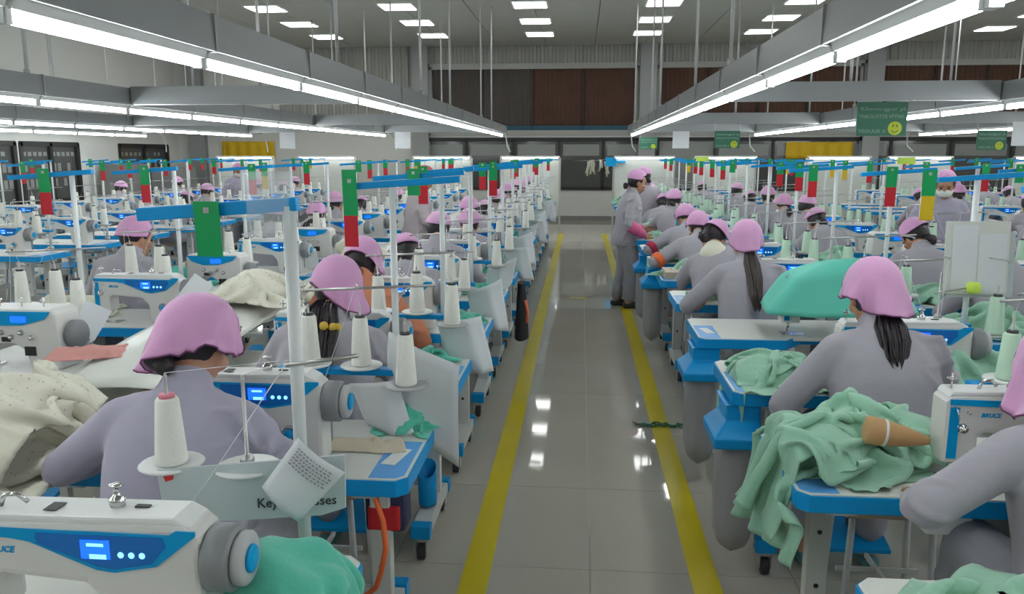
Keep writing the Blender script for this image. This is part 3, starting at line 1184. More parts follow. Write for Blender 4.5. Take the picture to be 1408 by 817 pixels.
def remesh(mb, voxel, name, smooth=5, wrinkle=0.0, wfreq=12.0, mats=None):
    me = mb.mesh(name + '_raw')
    o = bpy.data.objects.new('tmp', me)
    md = o.modifiers.new('r', 'REMESH')
    md.mode = 'VOXEL'
    md.voxel_size = voxel
    md.use_smooth_shade = True
    s = o.modifiers.new('s', 'SMOOTH')
    s.factor = .5
    s.iterations = smooth
    out = evaluated_mesh(o)
    out.name = name
    bpy.data.objects.remove(o)
    bpy.data.meshes.remove(me)
    n = len(out.vertices)
    if wrinkle and n:
        co = np.empty(n * 3)
        no = np.empty(n * 3)
        out.vertices.foreach_get('co', co)
        out.vertex_normals.foreach_get('vector', no)
        co = co.reshape(-1, 3)
        no = no.reshape(-1, 3)
        w = .03 * np.stack([vnoise(co * 6 + 7), vnoise(co * 6 + 31), vnoise(co * 6 + 77)], -1)
        q = (co + w) * np.array([wfreq * .9, wfreq * .9, wfreq * .9])
        r1 = np.clip(1 - np.abs(vnoise(q)) * 6.0, 0, 1) ** 1.2
        r2 = np.clip(1 - np.abs(vnoise(q * np.array([1.1, 1.1, 2.3]) + 9)) * 6.0, 0, 1) ** 1.2
        msk = np.clip(.45 + 1.8 * vnoise(co * 4.5 + 50), 0, 1)
        d = (.9 * r1 + .6 * r2) * msk + .25 * vnoise(q * .6 + 4)
        co = co + no * (d * wrinkle)[:, None]
        out.vertices.foreach_set('co', co.ravel())
        out.update()
    out.polygons.foreach_set('use_smooth', [True] * len(out.polygons))
    out.materials.clear()
    out.materials.append(MATS[mats])
    return out


def scarf_mb(front=.115, side=.165, back=.27, point=0.0, flare=.10, folds=5, fold_amp=.05, seed=0, nseg=60, nj=20, sharp=2.2,
             seat=(.092, .111, .118), up=Vector((0, 0, 1))):
    """kerchief over the skull in head-local axes (face +y): it follows the skull and then hangs straight down (up = world up in head axes)"""
    rs = random.Random(seed)
    ph = rs.random() * 6
    P = []
    lens = []
    for i in range(nseg):
        az = 2 * PI * i / nseg          # 0 = face, PI = back of the head
        s_, c_ = math.sin(az), math.cos(az)
        bk = max(0.0, -math.cos(az - point))
        fr = max(0.0, c_)
        L = side + (front - side) * fr ** .8 + (back - side) * bk ** sharp
        lens.append(L)
        rh = 1 / math.sqrt((s_ / seat[0]) ** 2 + (c_ / seat[1]) ** 2)
        dh = Vector((s_, c_, 0))
        lim = math.atan2(up.z / seat[2], -(dh.dot(up)) / rh)
        lim = min(R(112), max(R(48), lim))
        if fr > .2:
            lim = R(112)
        row = []
        for j in range(nj):
            q = L * j / (nj - 1)
            phi = q / .112
            pf = min(phi, lim)
            v = Vector((s_ * rh * math.sin(pf), c_ * rh * math.sin(pf), seat[2] * math.cos(pf)))
            t_ = min(1, max(0, (q - .08) / .14))
            v += dh * (rh * fold_amp * t_ * (math.sin(folds * az + ph) + .5 * math.sin((folds * 2 + 1) * az + 2 * ph)))
            if phi > lim:
                ex = (phi - lim) * .112
                v += up * (-ex * .97) + dh * (ex * flare * (.25 + bk))
            row.append((v.x, v.y - .012, v.z + .030))
        P.append(row)
    return P, lens


def drape_scarf(P, Mh, lens, body_balls, fullness=.80, steps=34, seat=(.092, .111, .118), pin_front=1.1, seed=0):
    """P: polar kerchief grid in head axes; settles it as a flat disc of cloth over the skull, neck and shoulders (world axes)"""
    A = np.array(P)
    nu, nv = A.shape[:2]
    M3 = np.array(Mh.to_3x3())
    T3 = np.array(Mh.translation)
    p = A @ M3.T + T3
    rs = np.random.RandomState(seed + 3)
    p += .004 * rs.randn(nu, nv, 1) * np.linspace(0, 1, nv)[None, :, None] * (p - T3) / .12
    az = 2 * PI * np.arange(nu) / nu
    pin = np.zeros((nu, nv), bool)
    fr = np.cos(az) > math.cos(pin_front)
    pin[fr, :] = True
    pin[:, :4] = True
    home = p.copy()
    q = np.array(lens)[:, None] * np.linspace(0, 1, nv)[None, :]
    # circumferential rest length: a little less than the flat disc's
    circ_now = np.linalg.norm(np.roll(p, -1, 0) - p, axis=-1)
    circ_flat = 2 * PI * (q + np.roll(q, -1, 0)) / 2 / nu * fullness
    Lu = np.maximum(circ_now * .98, circ_flat)
    Lv = (q[:, 1:] - q[:, :-1])
    c_inv = np.linalg.inv(M3)
    vel = np.zeros_like(p)
    ev, od = np.arange(0, nu, 2), np.arange(1, nu, 2)

    def con(ia, ja, ib, jb, L, k, mode=0):
        a, b = p[ia][:, ja], p[ib][:, jb]
        d = b - a
        ln = np.sqrt((d * d).sum(-1, keepdims=True)) + 1e-9
        e = ln - L[..., None]
        if mode:
            e = np.minimum(0, ln - .90 * L[..., None])
        c = d * (k * .5 * e / ln)
        p[np.ix_(ia, ja)] += c
        p[np.ix_(ib, jb)] -= c
    al = np.arange(nv)
    jv = [np.arange(0, nv - 1, 2), np.arange(1, nv - 1, 2)]
    full = np.arange(nu)
    Lu2 = Lu + np.roll(Lu, -1, 0)
    sr = np.array(seat) + .002
    for it in range(steps):
        old = p.copy()
        vel[..., 2] -= .0005
        p += vel
        for rep_ in range(3):
            for ia in (ev, od):
                con(ia, al, (ia + 1) % nu, al, Lu[ia], .9)
            for ja in jv:
                con(full, ja, full, ja + 1, Lv[:, ja], 1.0)
            for o4 in range(4):
                ia = np.arange(o4, nu - (nu % 4), 4)
                con(ia, al, (ia + 2) % nu, al, Lu2[ia], .8, 1)
            for o4 in range(4):
                ja = np.arange(o4, nv - 2, 4)
                if len(ja):
                    con(full, ja, full, ja + 2, Lv[:, ja] + Lv[:, ja + 1], .8, 1)
            # skull
            lc = (p - T3) @ c_inv.T - np.array([0, -.012, .030])
            rr = np.sqrt((lc / sr).__pow__(2).sum(-1))
            ins = rr < 1
            if ins.any():
                lc2 = lc / np.maximum(rr, .2)[..., None]
                w = (lc2 + np.array([0, -.012, .030])) @ M3.T + T3
                p = np.where(ins[..., None], w, p)
            for c, r_ in body_balls:
                d = p - np.array(c)
                ln = np.sqrt((d * d).sum(-1, keepdims=True)) + 1e-9
                p = np.where(ln < r_, np.array(c) + d / ln * r_, p)
            p = np.where(pin[..., None], home, p)
        vel = (p - old) * .85
        sp = np.sqrt((vel * vel).sum(-1, keepdims=True))
        vel *= np.minimum(1, .01 / np.maximum(sp, 1e-9))
    return p


def head_mb(mb, Mh):
    def b(c, r_):
        t = MB()
        t.ball(c, r_, 18, 12)
        t.xf(Mh)
        mb.append(t)
    b((0, -.008, .030), (.074, .092, .098))
    b((0, .026, -.035), (.058, .062, .070))
    b((0, .045, -.078), (.034, .036, .032))
    b((0, .078, .035), (.050, .014, .028))
    b((0, .090, -.012), (.012, .016, .022))
    b((0, .096, -.026), (.014, .012, .010))
    b((0, .078, -.058), (.026, .014, .014))
    for s in (-1, 1):
        b((s * .040, .068, -.020), (.022, .020, .022))
        b((s * .076, -.002, -.005), (.009, .018, .029))


def basis_for(dirv, up=Vector((0, 0, 1))):
    y = dirv.normalized()
    x = y.cross(up)
    if x.length < 1e-5:
        x = Vector((1, 0, 0))
    x.normalize()
    z = x.cross(y)
    return Matrix((x, y, z)).transposed()


def hand_mb(mb, wrist, dirv, palm_down, side, curl=.5, size=1.0):
    """palm with five fingers of unequal length; side +1 = right hand"""
    B = basis_for(dirv, palm_down * -1)

    def W(p):
        return wrist + B @ (Vector(p) * size)
    pm = MB()
    pm.ball((0, .045, 0), (.036, .052, .015), 14, 10)
    pm.ball((0, .012, 0), (.026, .03, .017), 12, 8)
    pm.V = [tuple(W(v)) for v in pm.V]
    mb.append(pm)
    for x, L, y0 in ((-.031, .062, .082), (-.0105, .074, .090), (.0105, .078, .090), (.031, .068, .084)):
        # x runs from little finger to index when side = +1... mirrored for the other hand
        xx = -x * side
        L_ = L if x > -.03 else L * .85
        fan = 1.25
        p0 = (xx * .9, y0 - .02, .0)
        p1 = (xx * fan, y0 + L_ * .42 * math.cos(curl * .5), -L_ * .42 * math.sin(curl * .5))
        p2 = (xx * fan * 1.05, p1[1] + L_ * .34 * math.cos(curl * 1.4), p1[2] - L_ * .34 * math.sin(curl * 1.4))
        p3 = (xx * fan * 1.08, p2[1] + L_ * .24 * math.cos(curl * 2.1), p2[2] - L_ * .24 * math.sin(curl * 2.1))
        limb(mb, [W(p0), W(p1), W(p2), W(p3)], [.0095, .009, .0082, .0072], 8)
    tx = -side * .034
    limb(mb, [W((tx * .6, .018, -.004)), W((tx * 1.5, .045, -.012)), W((tx * 1.75, .072, -.020)), W((tx * 1.6, .092, -.026))],
         [.013, .0115, .0095, .008], 8)


def make_person(name_, pose):
    """builds a figure facing +y with its feet round the origin; returns a Thing-like list of (part, mesh, parent index)"""
    p = dict(kind='sit', lean=18, twist=0, side=0, hip=(0, -.02, .50), head=(20, 0, 0), elbow=.25, hands=((-.13, .34, .83), (.13, .34, .83)),
             jacket='jacket_grey', trousers='trousers', hairm='hair', hair='pony', scarf={}, scarf_mat='scarf', voxel=.0125, cuffs=None,
             sleeve=.62, face=True, collar=None, shoes='shoe_teal', trim=True, knees=.36, fullsleeve=None, mask=False, pony_len=.32,
             feet=None, scrunchie=None, wrinkle=.017, pony_w=1.0, cap=False)
    p.update(pose)
    vox = p['voxel']
    parts = []
    hip = Vector(p['hip'])
    lean, side, tw = R(p['lean']), R(p['side']), R(p['twist'])
    up = Vector((math.sin(side), math.sin(lean), math.cos(lean))).normalized()
    ux = (Matrix.Rotation(-tw, 3, up) @ Vector((1, 0, 0)))
    ux = (ux - up * ux.dot(up)).normalized()
    uy = up.cross(ux)
    if uy.y < 0:
        uy = -uy
    ux0 = Vector((1, 0, 0))
    uy0 = Vector((0, 1, 0))
    sit = p['kind'] == 'sit'

    def S(t, dy=0.0):
        # the spine curves forward a little towards the shoulders
        bend = .10 * max(0, t - .15) ** 2 * 4 * (1 if sit else .3)
        return hip + up * t + uy * (dy + bend)
    body = MB('skin')
    jk = MB('jacket')
    tr_ = MB('trousers')

    def tors(mb, g, t0, t1, hemf=0):
        spec = [(-.10, .158, .120), (-.02, .170, .128), (.08, .166, .120), (.18, .162, .116), (.28, .164, .116), (.36, .158, .106), (.41, .138, .088), (.455, .095, .066), (.485, .058, .052)] if g else \
               [(-.10, .150, .105), (-.02, .170, .125), (.08, .152, .112), (.18, .138, .100), (.28, .145, .104), (.36, .145, .095), (.41, .125, .075), (.455, .085, .058), (.485, .052, .050)]
        rings = []
        for t, rx, ry in spec:
            if t < t0 or t > t1:
                continue
            k = min(1, max(0, (t + .10) / .45))
            ax = (ux0 * (1 - k) + ux * k).normalized()
            ay = (uy0 * (1 - k) + uy * k).normalized() if not sit else uy
            gg = g + (hemf if t < .0 else 0)
            rings.append((S(t), ax, ay, rx + gg, ry + gg))
        ell_loft(mb, rings)
    tors(body, 0, -.2, .6)
    tors(jk, .020, -.11, .46, .012)
    # neck and head
    nk0, nk1 = S(.44), S(.53, .008)
    hp, hy, hr = [R(a) for a in p['head']]
    Mh = Matrix.Translation(S(.575, .030)) @ Matrix.Rotation(-hy - tw, 4, 'Z') @ Matrix.Rotation(hr, 4, 'Y') @ Matrix.Rotation(-hp, 4, 'X')
    limb(body, [nk0, nk1, Mh @ Vector((0, -.012, -.05))], [.056, .050, .050], 14)
    head_mb(body, Mh)
    # collar
    cl_ = MB('jacket')
    limb(jk, [S(.435), S(.480, .004)], [.082, .068], 14)
    # arms
    for s, hand in zip((-1, 1), p['hands']):
        sh = S(.385) + ux * (s * .152)
        hand = Vector(hand)
        # elbow from two-bone reach, pushed outwards
        l1, l2 = .275, .235
        d = hand - sh
        dist = min(d.length, l1 + l2 - .005)
        a = (l1 * l1 - l2 * l2 + dist * dist) / (2 * dist)
        hgt = math.sqrt(max(0, l1 * l1 - a * a))
        dn = d.normalized()
        pole = Vector((s * p['elbow'] * 4, -.35, -.75))
        pole = (pole - dn * pole.dot(dn)).normalized()
        el = sh + dn * a + pole * hgt
        wr = sh + dn * dist
        fa = (wr - el)
        limb(body, [S(.39) + ux * (s * .09), sh, el, wr], [.044, .044, .037, .027], 12)
        hand_mb(body, wr, (fa.normalized() * .6 + Vector((0, .5, -.15)) if sit else fa.normalized()), Vector((0, 0, -1)) if sit else ux * -s, s, .55, .92)
        sl = p['sleeve']
        ce = el + fa * sl
        limb(jk, [S(.40) + ux * (s * .09), sh, sh + (el - sh) * .5, el], [.066, .062, .057, .054], 14)
        jk.cyl(el, ce, .053, .050, 14)
        if p['cuffs'] and p['cuffs'].get(s):
            cm, q0, q1 = p['cuffs'][s]
            cu = MB(cm)
            if q0 < 0:                            # band round the sleeve just above the elbow
                ua = el - sh
                cu.cyl(sh + ua * .74, sh + ua * .98, .066, .067, 16)
            else:
                cu.cyl(el + fa * q0, el + fa * (q0 + q1) / 2, .0615, .058, 14).cyl(el + fa * (q0 + q1) / 2, el + fa * q1, .058, .045 if q1 > .7 else .053, 14)
            parts.append(('arm_cover', remesh(cu, vox, 'arm_cover', 3, .004, 20, cm), None))
    # legs
    for s in (-1, 1):
        hj = hip + Vector((s * .085, 0, -.02))
        if sit:
            kn = Vector((s * .11, p['knees'], hip.z - .0))
            an = Vector((s * .12, p['knees'] + .03, .085)) if p['feet'] is None else Vector(p['feet'][0 if s < 0 else 1])
        else:
            an = Vector((s * .085, -.02 + s * .05, .08)) if p['feet'] is None else Vector(p['feet'][0 if s < 0 else 1])
            kn = (hj + an) / 2 + Vector((0, .025, 0))
        limb(body, [hj, kn, (kn * .6 + an * .4), an], [.080, .055, .050, .036], 12)
        toe = an + Vector((0, .14, -.050))
        limb(body, [an, an + Vector((0, -.03, -.045)), toe], [.036, .034, .026], 10)
        limb(tr_, [hj, hj * .5 + kn * .5, kn, kn * .5 + an * .5, an + Vector((0, 0, .05 if not sit else .10))], [.100, .092, .078, .075, .070], 14)
        sh_ = MB(p['shoes'])
        limb(sh_, [an + Vector((0, -.035, -.047)), an + Vector((0, .05, -.045)), toe + Vector((0, .0, .006))], [.040, .041, .036], 12)
        sm = remesh(sh_, .010, 'shoe', 3, 0, 1, p['shoes'])
        n = len(sm.vertices)
        co = np.empty(n * 3)
        sm.vertices.foreach_get('co', co)
        co = co.reshape(-1, 3)
        co[:, 2] = np.maximum(co[:, 2], an.z - .08)
        sm.vertices.foreach_set('co', co.ravel())
        parts.append(('shoe', sm, None))
    ell_loft(tr_, [(hip + Vector((0, 0, -.10)), ux0, uy0, .15, .11), (hip + Vector((0, 0, 0)), ux0, uy0, .183, .14), (hip + Vector((0, 0, .06)), ux0, uy0, .165, .12)])
    bme = remesh(body, min(vox, .0085) if vox < .015 else vox, 'body', 3, 0, 1, 'skin')
    parts.insert(0, ('body', bme, None))
    parts.append(('jacket', remesh(jk, vox, 'jacket', 9, p['wrinkle'], 8, p['jacket']), None))
    parts.append(('trousers', remesh(tr_, vox * 1.2, 'trousers', 4, p['wrinkle'], 9, p['trousers']), None))
    if p['collar']:
        c2 = MB(p['collar'])
        limb(c2, [S(.40, -.03), S(.455, -.012)], [.105, .080], 14)
        parts.append(('neckerchief', remesh(c2, vox, 'neckerchief', 3, .008, 14, p['collar']), None))
    # hair
    hm = MB(p['hairm'])
    t = MB(p['hairm'])
    t.ball((0, -.014, .030), (.081, .096, .103), 22, 16)
    keep = []
    for f in t.F:
        c = sum((Vector(t.V[i]) for i in f), Vector()) / len(f)
        if c.y < .02 + (c.z) * .35 and c.z > (-.062 if c.y > -.03 else -.10):
            keep.append(f)
    t.F = keep
    t.M = [p['hairm']] * len(keep)
    t.S = [True] * len(keep)
    t.xf(Mh)
    hm.append(t)
    parts.append(('hair', hm.mesh('hair'), None))
    hi = len(parts) - 1
    if p['hair'] in ('pony', 'braid'):
        q0 = Mh @ Vector((0, -.070, -.045))
        q1 = Mh @ Vector((0, -.098, -.085))
        back = S(.30, -.145)
        L = p['pony_len']
        pw = p['pony_w']
        pm = MB(p['hairm'])
        end = q1 + (back - q1).normalized() * L
        mid = q1 * .5 + end * .5 + uy * -.02
        pts = [q0, q1, q1 * .6 + mid * .4, mid, mid * .4 + end * .6, end]
        env = [.45, .75, 1.0, 1.0, .8, .45]
        rs2 = random.Random(int(L * 1000))
        for k in range(90):
            a, rr2 = rs2.random() * 2 * PI, math.sqrt(rs2.random())
            ox, oy = .034 * pw * rr2 * math.cos(a), .020 * rr2 * math.sin(a)
            tip = rs2.uniform(-.05, .0)
            pm.tube([a_ + ux * (ox * env[i] + .0025 * math.sin(i * 1.7 + k)) + uy * (oy * env[i]) + Vector((0, 0, tip if i == 5 else (tip * .4 if i == 4 else 0))) for i, a_ in enumerate(pts)],
                    [.0045, .0052, .0055, .0052, .0042, .0012], 4)
        parts.append(('ponytail', pm.mesh('ponytail'), None))
        if p['scrunchie']:
            sc_ = MB(p['scrunchie'])
            for k in range(11):
                a = 2 * PI * k / 11
                sc_.ball(tuple(pts[2] + ux * (.032 * pw * math.cos(a)) + uy * (.024 * math.sin(a)) + Vector((0, 0, .004 * (k % 2)))), .017, 10, 7)
            parts.append(('scrunchie', sc_.mesh('scrunchie'), None))
    elif p['hair'] == 'bun':
        bm_ = MB(p['hairm'])
        c = Mh @ Vector((0, -.110, -.055))
        bm_.ball(tuple(c), (.034, .028, .032), 16, 12)
        bm_.ball(tuple(c + Vector((.012, -.008, -.012))), .026, 14, 10)
        bm_.ball(tuple(c + Vector((-.014, -.004, .008))), .026, 14, 10)
        parts.append(('hair_bun', remesh(bm_, .006, 'hair_bun', 2, .010, 40, p['hairm']), None))
    # face
    if p['face']:
        ey = MB('eye_dark')
        for s in (-1, 1):
            ey.ball((s * .031, .0835, .010), (.013, .006, .0065), 12, 8)
            ey.tube([(s * .014, .0915, .028), (s * .032, .0905, .032), (s * .05, .079, .027)], .0028, 6)
        ey.xf(Mh)
        parts.append(('eyes', ey.mesh('eyes'), 0))
        if p['mask']:
            mk = MB('mask_white')
            mk.ball((0, .044, -.037), (.066, .064, .050), 20, 12)
            mk.xf(Mh)
            parts.append(('face_mask', mk.mesh('face_mask'), None))
        else:
            lp = MB('lips')
            lp.ball((0, .0935, -.054), (.022, .006, .0045), 12, 6).ball((0, .092, -.061), (.018, .006, .005), 12, 6)
            lp.xf(Mh)
            parts.append(('lips', lp.mesh('lips'), 0))
    # scarf
    if p['scarf'] is not None:
        sd = dict(p['scarf'])
        full = sd.pop('full', .74)
        P, lens = scarf_mb(up=(Mh.to_3x3().inverted() @ Vector((0, 0, 1))), **sd)
        balls = [(S(.40), .115), (S(.30, -.02), .135), (S(.46), .075), (S(.53, .008), .062)]
        if p['hair'] == 'pony':
            balls += [(Mh @ Vector((0, -.092, -.075)), .042), (Mh @ Vector((0, -.115, -.12)), .045)]
        elif p['hair'] == 'bun':
            balls += [(Mh @ Vector((0, -.110, -.055)), .046)]
        for s_ in (-1, 1):
            balls += [(S(.385) + ux * (s_ * .15), .076), (S(.40) + ux * (s_ * .08), .098)]
        W = drape_scarf(P, Mh, lens, [(tuple(c), r_) for c, r_ in balls], full, seat=sd.get('seat', (.092, .111, .118)), seed=sd.get('seed', 0))
        G = np.concatenate([W, W[:1]], 0)
        sm = MB(p['scarf_mat'])
        sm.sheet(G.tolist(), .003)
        me = sm.mesh('headscarf')
        parts.append(('headscarf', me, None))
        k = len(parts) - 1
        if p['trim']:
            tm = MB('scarf_trim')
            tm.tube([tuple(W[i][-1]) for i in range(len(W))] + [tuple(W[0][-1])], .0026, 6, False)
            parts.append(('hem', tm.mesh('hem'), k))
    return parts


def put_person(parts, loc, label, rz=0.0, group=None, only=None):
    root = link('person', None)
    root.location = loc
    root.rotation_euler = (0, 0, rz)
    objs = []
    for nm, me, par in parts:
        o = link(nm, me, root if par is None else objs[par])
        objs.append(o)
    return tag(root, label, 'person', group)

# ------------------------------------------------------------------ rows of stations
def YK(k):
    return 1.14 + .92 * k


heap_meshes = {}


def shared_heap(kind, i):
    key = (kind, i)
    if key not in heap_meshes:
        if kind == 'teal':
            mb = crumple('teal', .17, .19, .07, 100 + i, n=34, squash=.55, steps=70)
        elif kind == 'mint':
            mb = crumple('mint', .32, .28, .10, 200 + i, n=40, squash=.5, steps=70)
        elif kind == 'mint_small':
            mb = crumple('mint', .22, .20, .07, 250 + i, n=34, squash=.52, steps=70)
        else:
            mb = crumple('cream_plain', .36, .38, .12, 300 + i, n=40, squash=.55, steps=70)
        heap_meshes[key] = mb.mesh('cloth_heap')
    return heap_meshes[key]


def sheet_mb(w, h, seed, bulge=.05, material='paper'):
    rs = random.Random(seed)
    ph = rs.random() * 6
    P = []
    for i in range(13):
        row = []
        for j in range(11):
            u, v = i / 12 - .5, j / 10
            cr_ease = abs(u - .12 * math.sin(ph)) * bulge * 2.2
            row.append((u * w + .06 * v * math.sin(ph), cr_ease * (.4 + v) + .012 * math.sin(v * 4 + ph) - .02 * v, -h * v * (1 + .55 * u * math.sin(ph * 2)) + .10 * u * math.cos(ph) * w / .2))
        P.append(row)
    return MB(material).sheet(P, .0012)


sheets = [sheet_mb(.20, .24, s).mesh('paper_sheet') for s in (1, 2, 3)]

T_STOOL = Thing('stool', 'stool')
T_STOOL.part('seat', bevd(MB('wood').box(-.16, .16, -.13, .13, .455, .485), .006))
for sx in (-1, 1):
    for sy in (-1, 1):
        T_STOOL.part('leg', MB('leg_white').cyl((sx * .13, sy * .10, .455), (sx * .15, sy * .115, 0), .012, n=8))
T_STOOL.part('rung', MB('leg_white').box(-.14, .14, -.006, .006, .20, .215).box(-.006, .006, -.106, .106, .20, .215))

# name, table end x, sign, first k, last k, machine x, post x, operator x, cone, phrase
ROWS = [
    ('L1', -.47, -1, 0, 15, -.93, -.60, -1.0, CONE_W, 'row left of the aisle'),
    ('R1', .59, 1, 0, 15, 1.28, 1.62, 1.02, CONE_M, 'row right of the aisle'),
    ('L2', -1.93, -1, 2, 15, -2.30, -2.28, -2.62, CONE_W, 'second row left of the aisle'),
    ('R2', 1.93, 1, 3, 15, 2.58, 2.90, 2.32, CONE_M, 'second row right of the aisle'),
    ('L3', -4.78, -1, 6, 15, -5.15, -4.98, -5.4, CONE_W, 'third row left of the aisle'),
    ('R3', 4.60, 1, 8, 15, 5.25, 5.5, 5.0, CONE_M, 'third row right of the aisle'),
    ('L4', -6.58, -1, 8, 15, -6.95, -6.8, -7.2, CONE_W, 'fourth row left of the aisle'),
    ('R4', 6.30, 1, 11, 15, 6.95, 7.2, 6.7, CONE_M, 'fourth row right of the aisle'),
]
for rn, x0, sg, ka, kb, mx_, px_, ox_, cone, phrase in ROWS:
    near = rn in ('L1', 'R1', 'L2', 'R2')
    left = rn[0] == 'L'
    for k in range(ka, kb + 1):
        y = YK(k)
        od = ords[k - ka]
        lite = (not near) or k > 7
        wh = '%s in %s' % (od, phrase)
        # table
        if left:
            T = T_L
        else:
            T = (T_RN if k == 3 else (T_R if (k in (2, 3, 6, 7, 9, 11)) else T_RP)) if rn == 'R1' else T_RP
        T.put((x0, y, 0), 'white sewing table with blue edge, ' + wh, 'sewing tables in the ' + phrase, lite=lite)
        # machine
        skip_machine = False
        kindm = 1 if (rn in ('L2', 'R2') and k % 2 == 0) or (rn == 'R1' and k == 6) else 0
        jx = rnd.uniform(-.02, .02) if k > 1 else 0
        (M1 if kindm else M0).put((mx_ + jx + (.085 if rn == 'L1' and k == 0 else 0), y + .145, TZ - .021), ('boxy white sewing machine with blue top, ' if kindm else 'white sewing machine with blue panel, ') + wh,
                                  'sewing machines in the ' + phrase, lite=lite, sc=.97)
        # stand, cones, card
        v = k % 3
        st = S_FRONT if (rn == 'L1' and k == 0) else (S_L if left else S_R)[v]
        jy = .475
        st.put((px_, y + jy, TZ), 'thread stand with blue top bar, ' + wh, 'thread stands in the ' + phrase, lite=lite)
        for di, (dx, dy, dz) in enumerate(st.discs):
            if k == 0 and rn == 'L1' and di == 1:
                continue
            if rnd.random() < (.16 if k > 1 else 0):
                continue
            (CONE_P if (k == 0 and rn == 'L1') else cone).put((px_ + dx, y + jy + dy, TZ + dz + .005),
                     ('white' if cone is CONE_W else 'pale green') + ' thread cone, %s one on stand %s' % (('left', 'middle', 'front')[di], wh),
                     'thread cones in the ' + phrase, lite=lite, rz=rnd.random() * 6, sc=rnd.uniform(.93, 1.05) if k else 1.0)
        # signal card
        c = rnd.random()
        CT, cw = (CARD_R, 'green and red') if c < .72 else ((CARD_Y, 'green and yellow') if c < .82 else (CARD_G, 'plain green'))
        if rn == 'L1':
            if k == 0:
                CT, cw = CARD_G, 'plain green'
            if k == 1:
                CT, cw = CARD_GR_LONG, 'green and red'
            if k == 2:
                CT, cw = CARD_G, 'plain green'
        if rn == 'R1' and k == 2:
            CT, cw = CARD_Y, 'green and yellow'
        if rn == 'R1' and k in (3, 4):
            CT, cw = CARD_R, 'green and red'
        w = [(-.02, .36), (-.22, .16), (-.10, .30)][(v if left else (1, 2, 1)[v]) % 3]
        dxc = -1 * (w[0] + (w[1] - w[0]) * rnd.uniform(.35, .8))
        if rn == 'L1' and k == 0:
            dxc = -.165
        if rn == 'L1' and k == 1:
            dxc = -.13
        if rn == 'R1' and k == 2:
            dxc = -.2
        zc = TZ + .80 - (.035 if (rn == 'L1' and k < 2) else 0)
        CT.put((px_ + dxc, y + jy, zc - .012 + (.03 if (CT is CARD_GR_LONG) else 0)), cw + ' signal card clipped to bar, ' + wh, 'signal cards in the ' + phrase,
               lite=lite, rz=rnd.uniform(-.12, .12))
        # cloth at the aisle end
        if near and k > 1 and not (rn == 'R1' and k in (2, 3)):
            kind = 'teal' if left else rnd.choice(['mint_small', 'mint'])
            if rn in ('L2',):
                kind = 'cream'
            o = link('cloth_heap', shared_heap(kind, k % 3))
            ex = x0 + sg * (.16 if kind == 'teal' else .24)
            if rn == 'L2':
                ex = x0 - .95
            o.location = (ex, y + (.32 if left else .25), TZ + .0015)
            o.rotation_euler = (0, 0, rnd.random() * 6)
            cn = {'teal': 'teal', 'mint': 'mint green', 'mint_small': 'mint green', 'cream': 'cream'}[kind]
            tag(o, 'crumpled %s cloth on the table %s' % (cn, wh), 'cloth', 'cloth heaps in the ' + phrase)
        # paper sheet hanging from the stand
        if (rn == 'L1' and 2 <= k <= 12) or (rn == 'L2' and k in (3, 5, 6)):
            o = link('paper_sheet', sheets[k % 3])
            o.location = (px_ + .09, y + jy - .06, TZ + .175 if rn == 'L1' else TZ + .15)
            o.rotation_euler = (0, 0, rnd.uniform(-.5, .5))
            tag(o, 'white paper sheet hanging from the stand ' + wh, 'paper', 'paper sheets on the thread stands')

# ------------------------------------------------------------------ operators
HZ = .60
base = dict(hip=(0, -.02, HZ))


def P_(**k):
    d = dict(base)
    d.update(k)
    return d


def seat(parts, x, k, label, rz=0.0, dy=0.0, group='seated workers', stool=True):
    y = YK(k) - .22 + dy
    put_person(parts, (x, y, 0), label, rz, group)
    if stool:
        T_STOOL.put((x, y - .04, 0), 'stool under the seated worker at x' if False else 'wooden stool beneath the %s' % label, 'stools', lite=k > 7) if False else None
    return y


# front left: large in the picture, seen from behind, head bowed to the right
A = make_person('A', P_(lean=14, twist=-6, head=(24, 24, 8), elbow=.34, hands=((-.24, .33, .82), (.02, .34, .84)), jacket='jacket', hair='bun', voxel=.010,
                        scarf=dict(front=.115, side=.185, back=.300, point=.80, flare=.5, folds=4, fold_amp=.05, seed=4, sharp=1.5, seat=(.100, .120, .122), full=.92), wrinkle=.019, sleeve=.40))
put_person(A, (-1.02, YK(1) - .25, 0), 'seated worker in lavender uniform and large pink headscarf, nearest on the left', 0, 'seated workers')

B = make_person('B', P_(lean=16, head=(22, 10, 4), elbow=.22, jacket='jacket_grey', hair='pony', pony_len=.42, pony_w=2.3, scrunchie='yellow_soft', voxel=.011,
                        scarf=dict(front=.11, side=.175, back=.27, point=-1.0, flare=.3, folds=5, fold_amp=.06, seed=7, sharp=1.2), hands=((-.16, .36, .83), (.14, .36, .83))))
put_person(B, (-.93, YK(2) - .25, 0), 'seated worker with long black hair and yellow hair tie behind the front post', 0, 'seated workers')

C = make_person('C', P_(lean=22, head=(26, 6, 0), jacket='peach', hair='bun', scrunchie='yellow_soft', voxel=.013,
                        scarf=dict(front=.11, side=.235, back=.165, point=.2, flare=.60, folds=4, fold_amp=.08, seed=2, sharp=1.0)))
put_person(C, (-1.10, YK(3) - .22, 0), 'seated worker with peach coloured top and pink headscarf left of the aisle', 0, 'seated workers')

D = make_person('D', P_(lean=16, head=(14, 34, 0), jacket='jacket_grey', hair='none', voxel=.013,
                        scarf=dict(front=.12, side=.165, back=.195, flare=-.25, folds=6, fold_amp=.03, seed=9)))
put_person(D, (-2.78, YK(4) - .26, 0), 'seated worker in pink headscarf in the second row, head turned right', 0, 'seated workers')

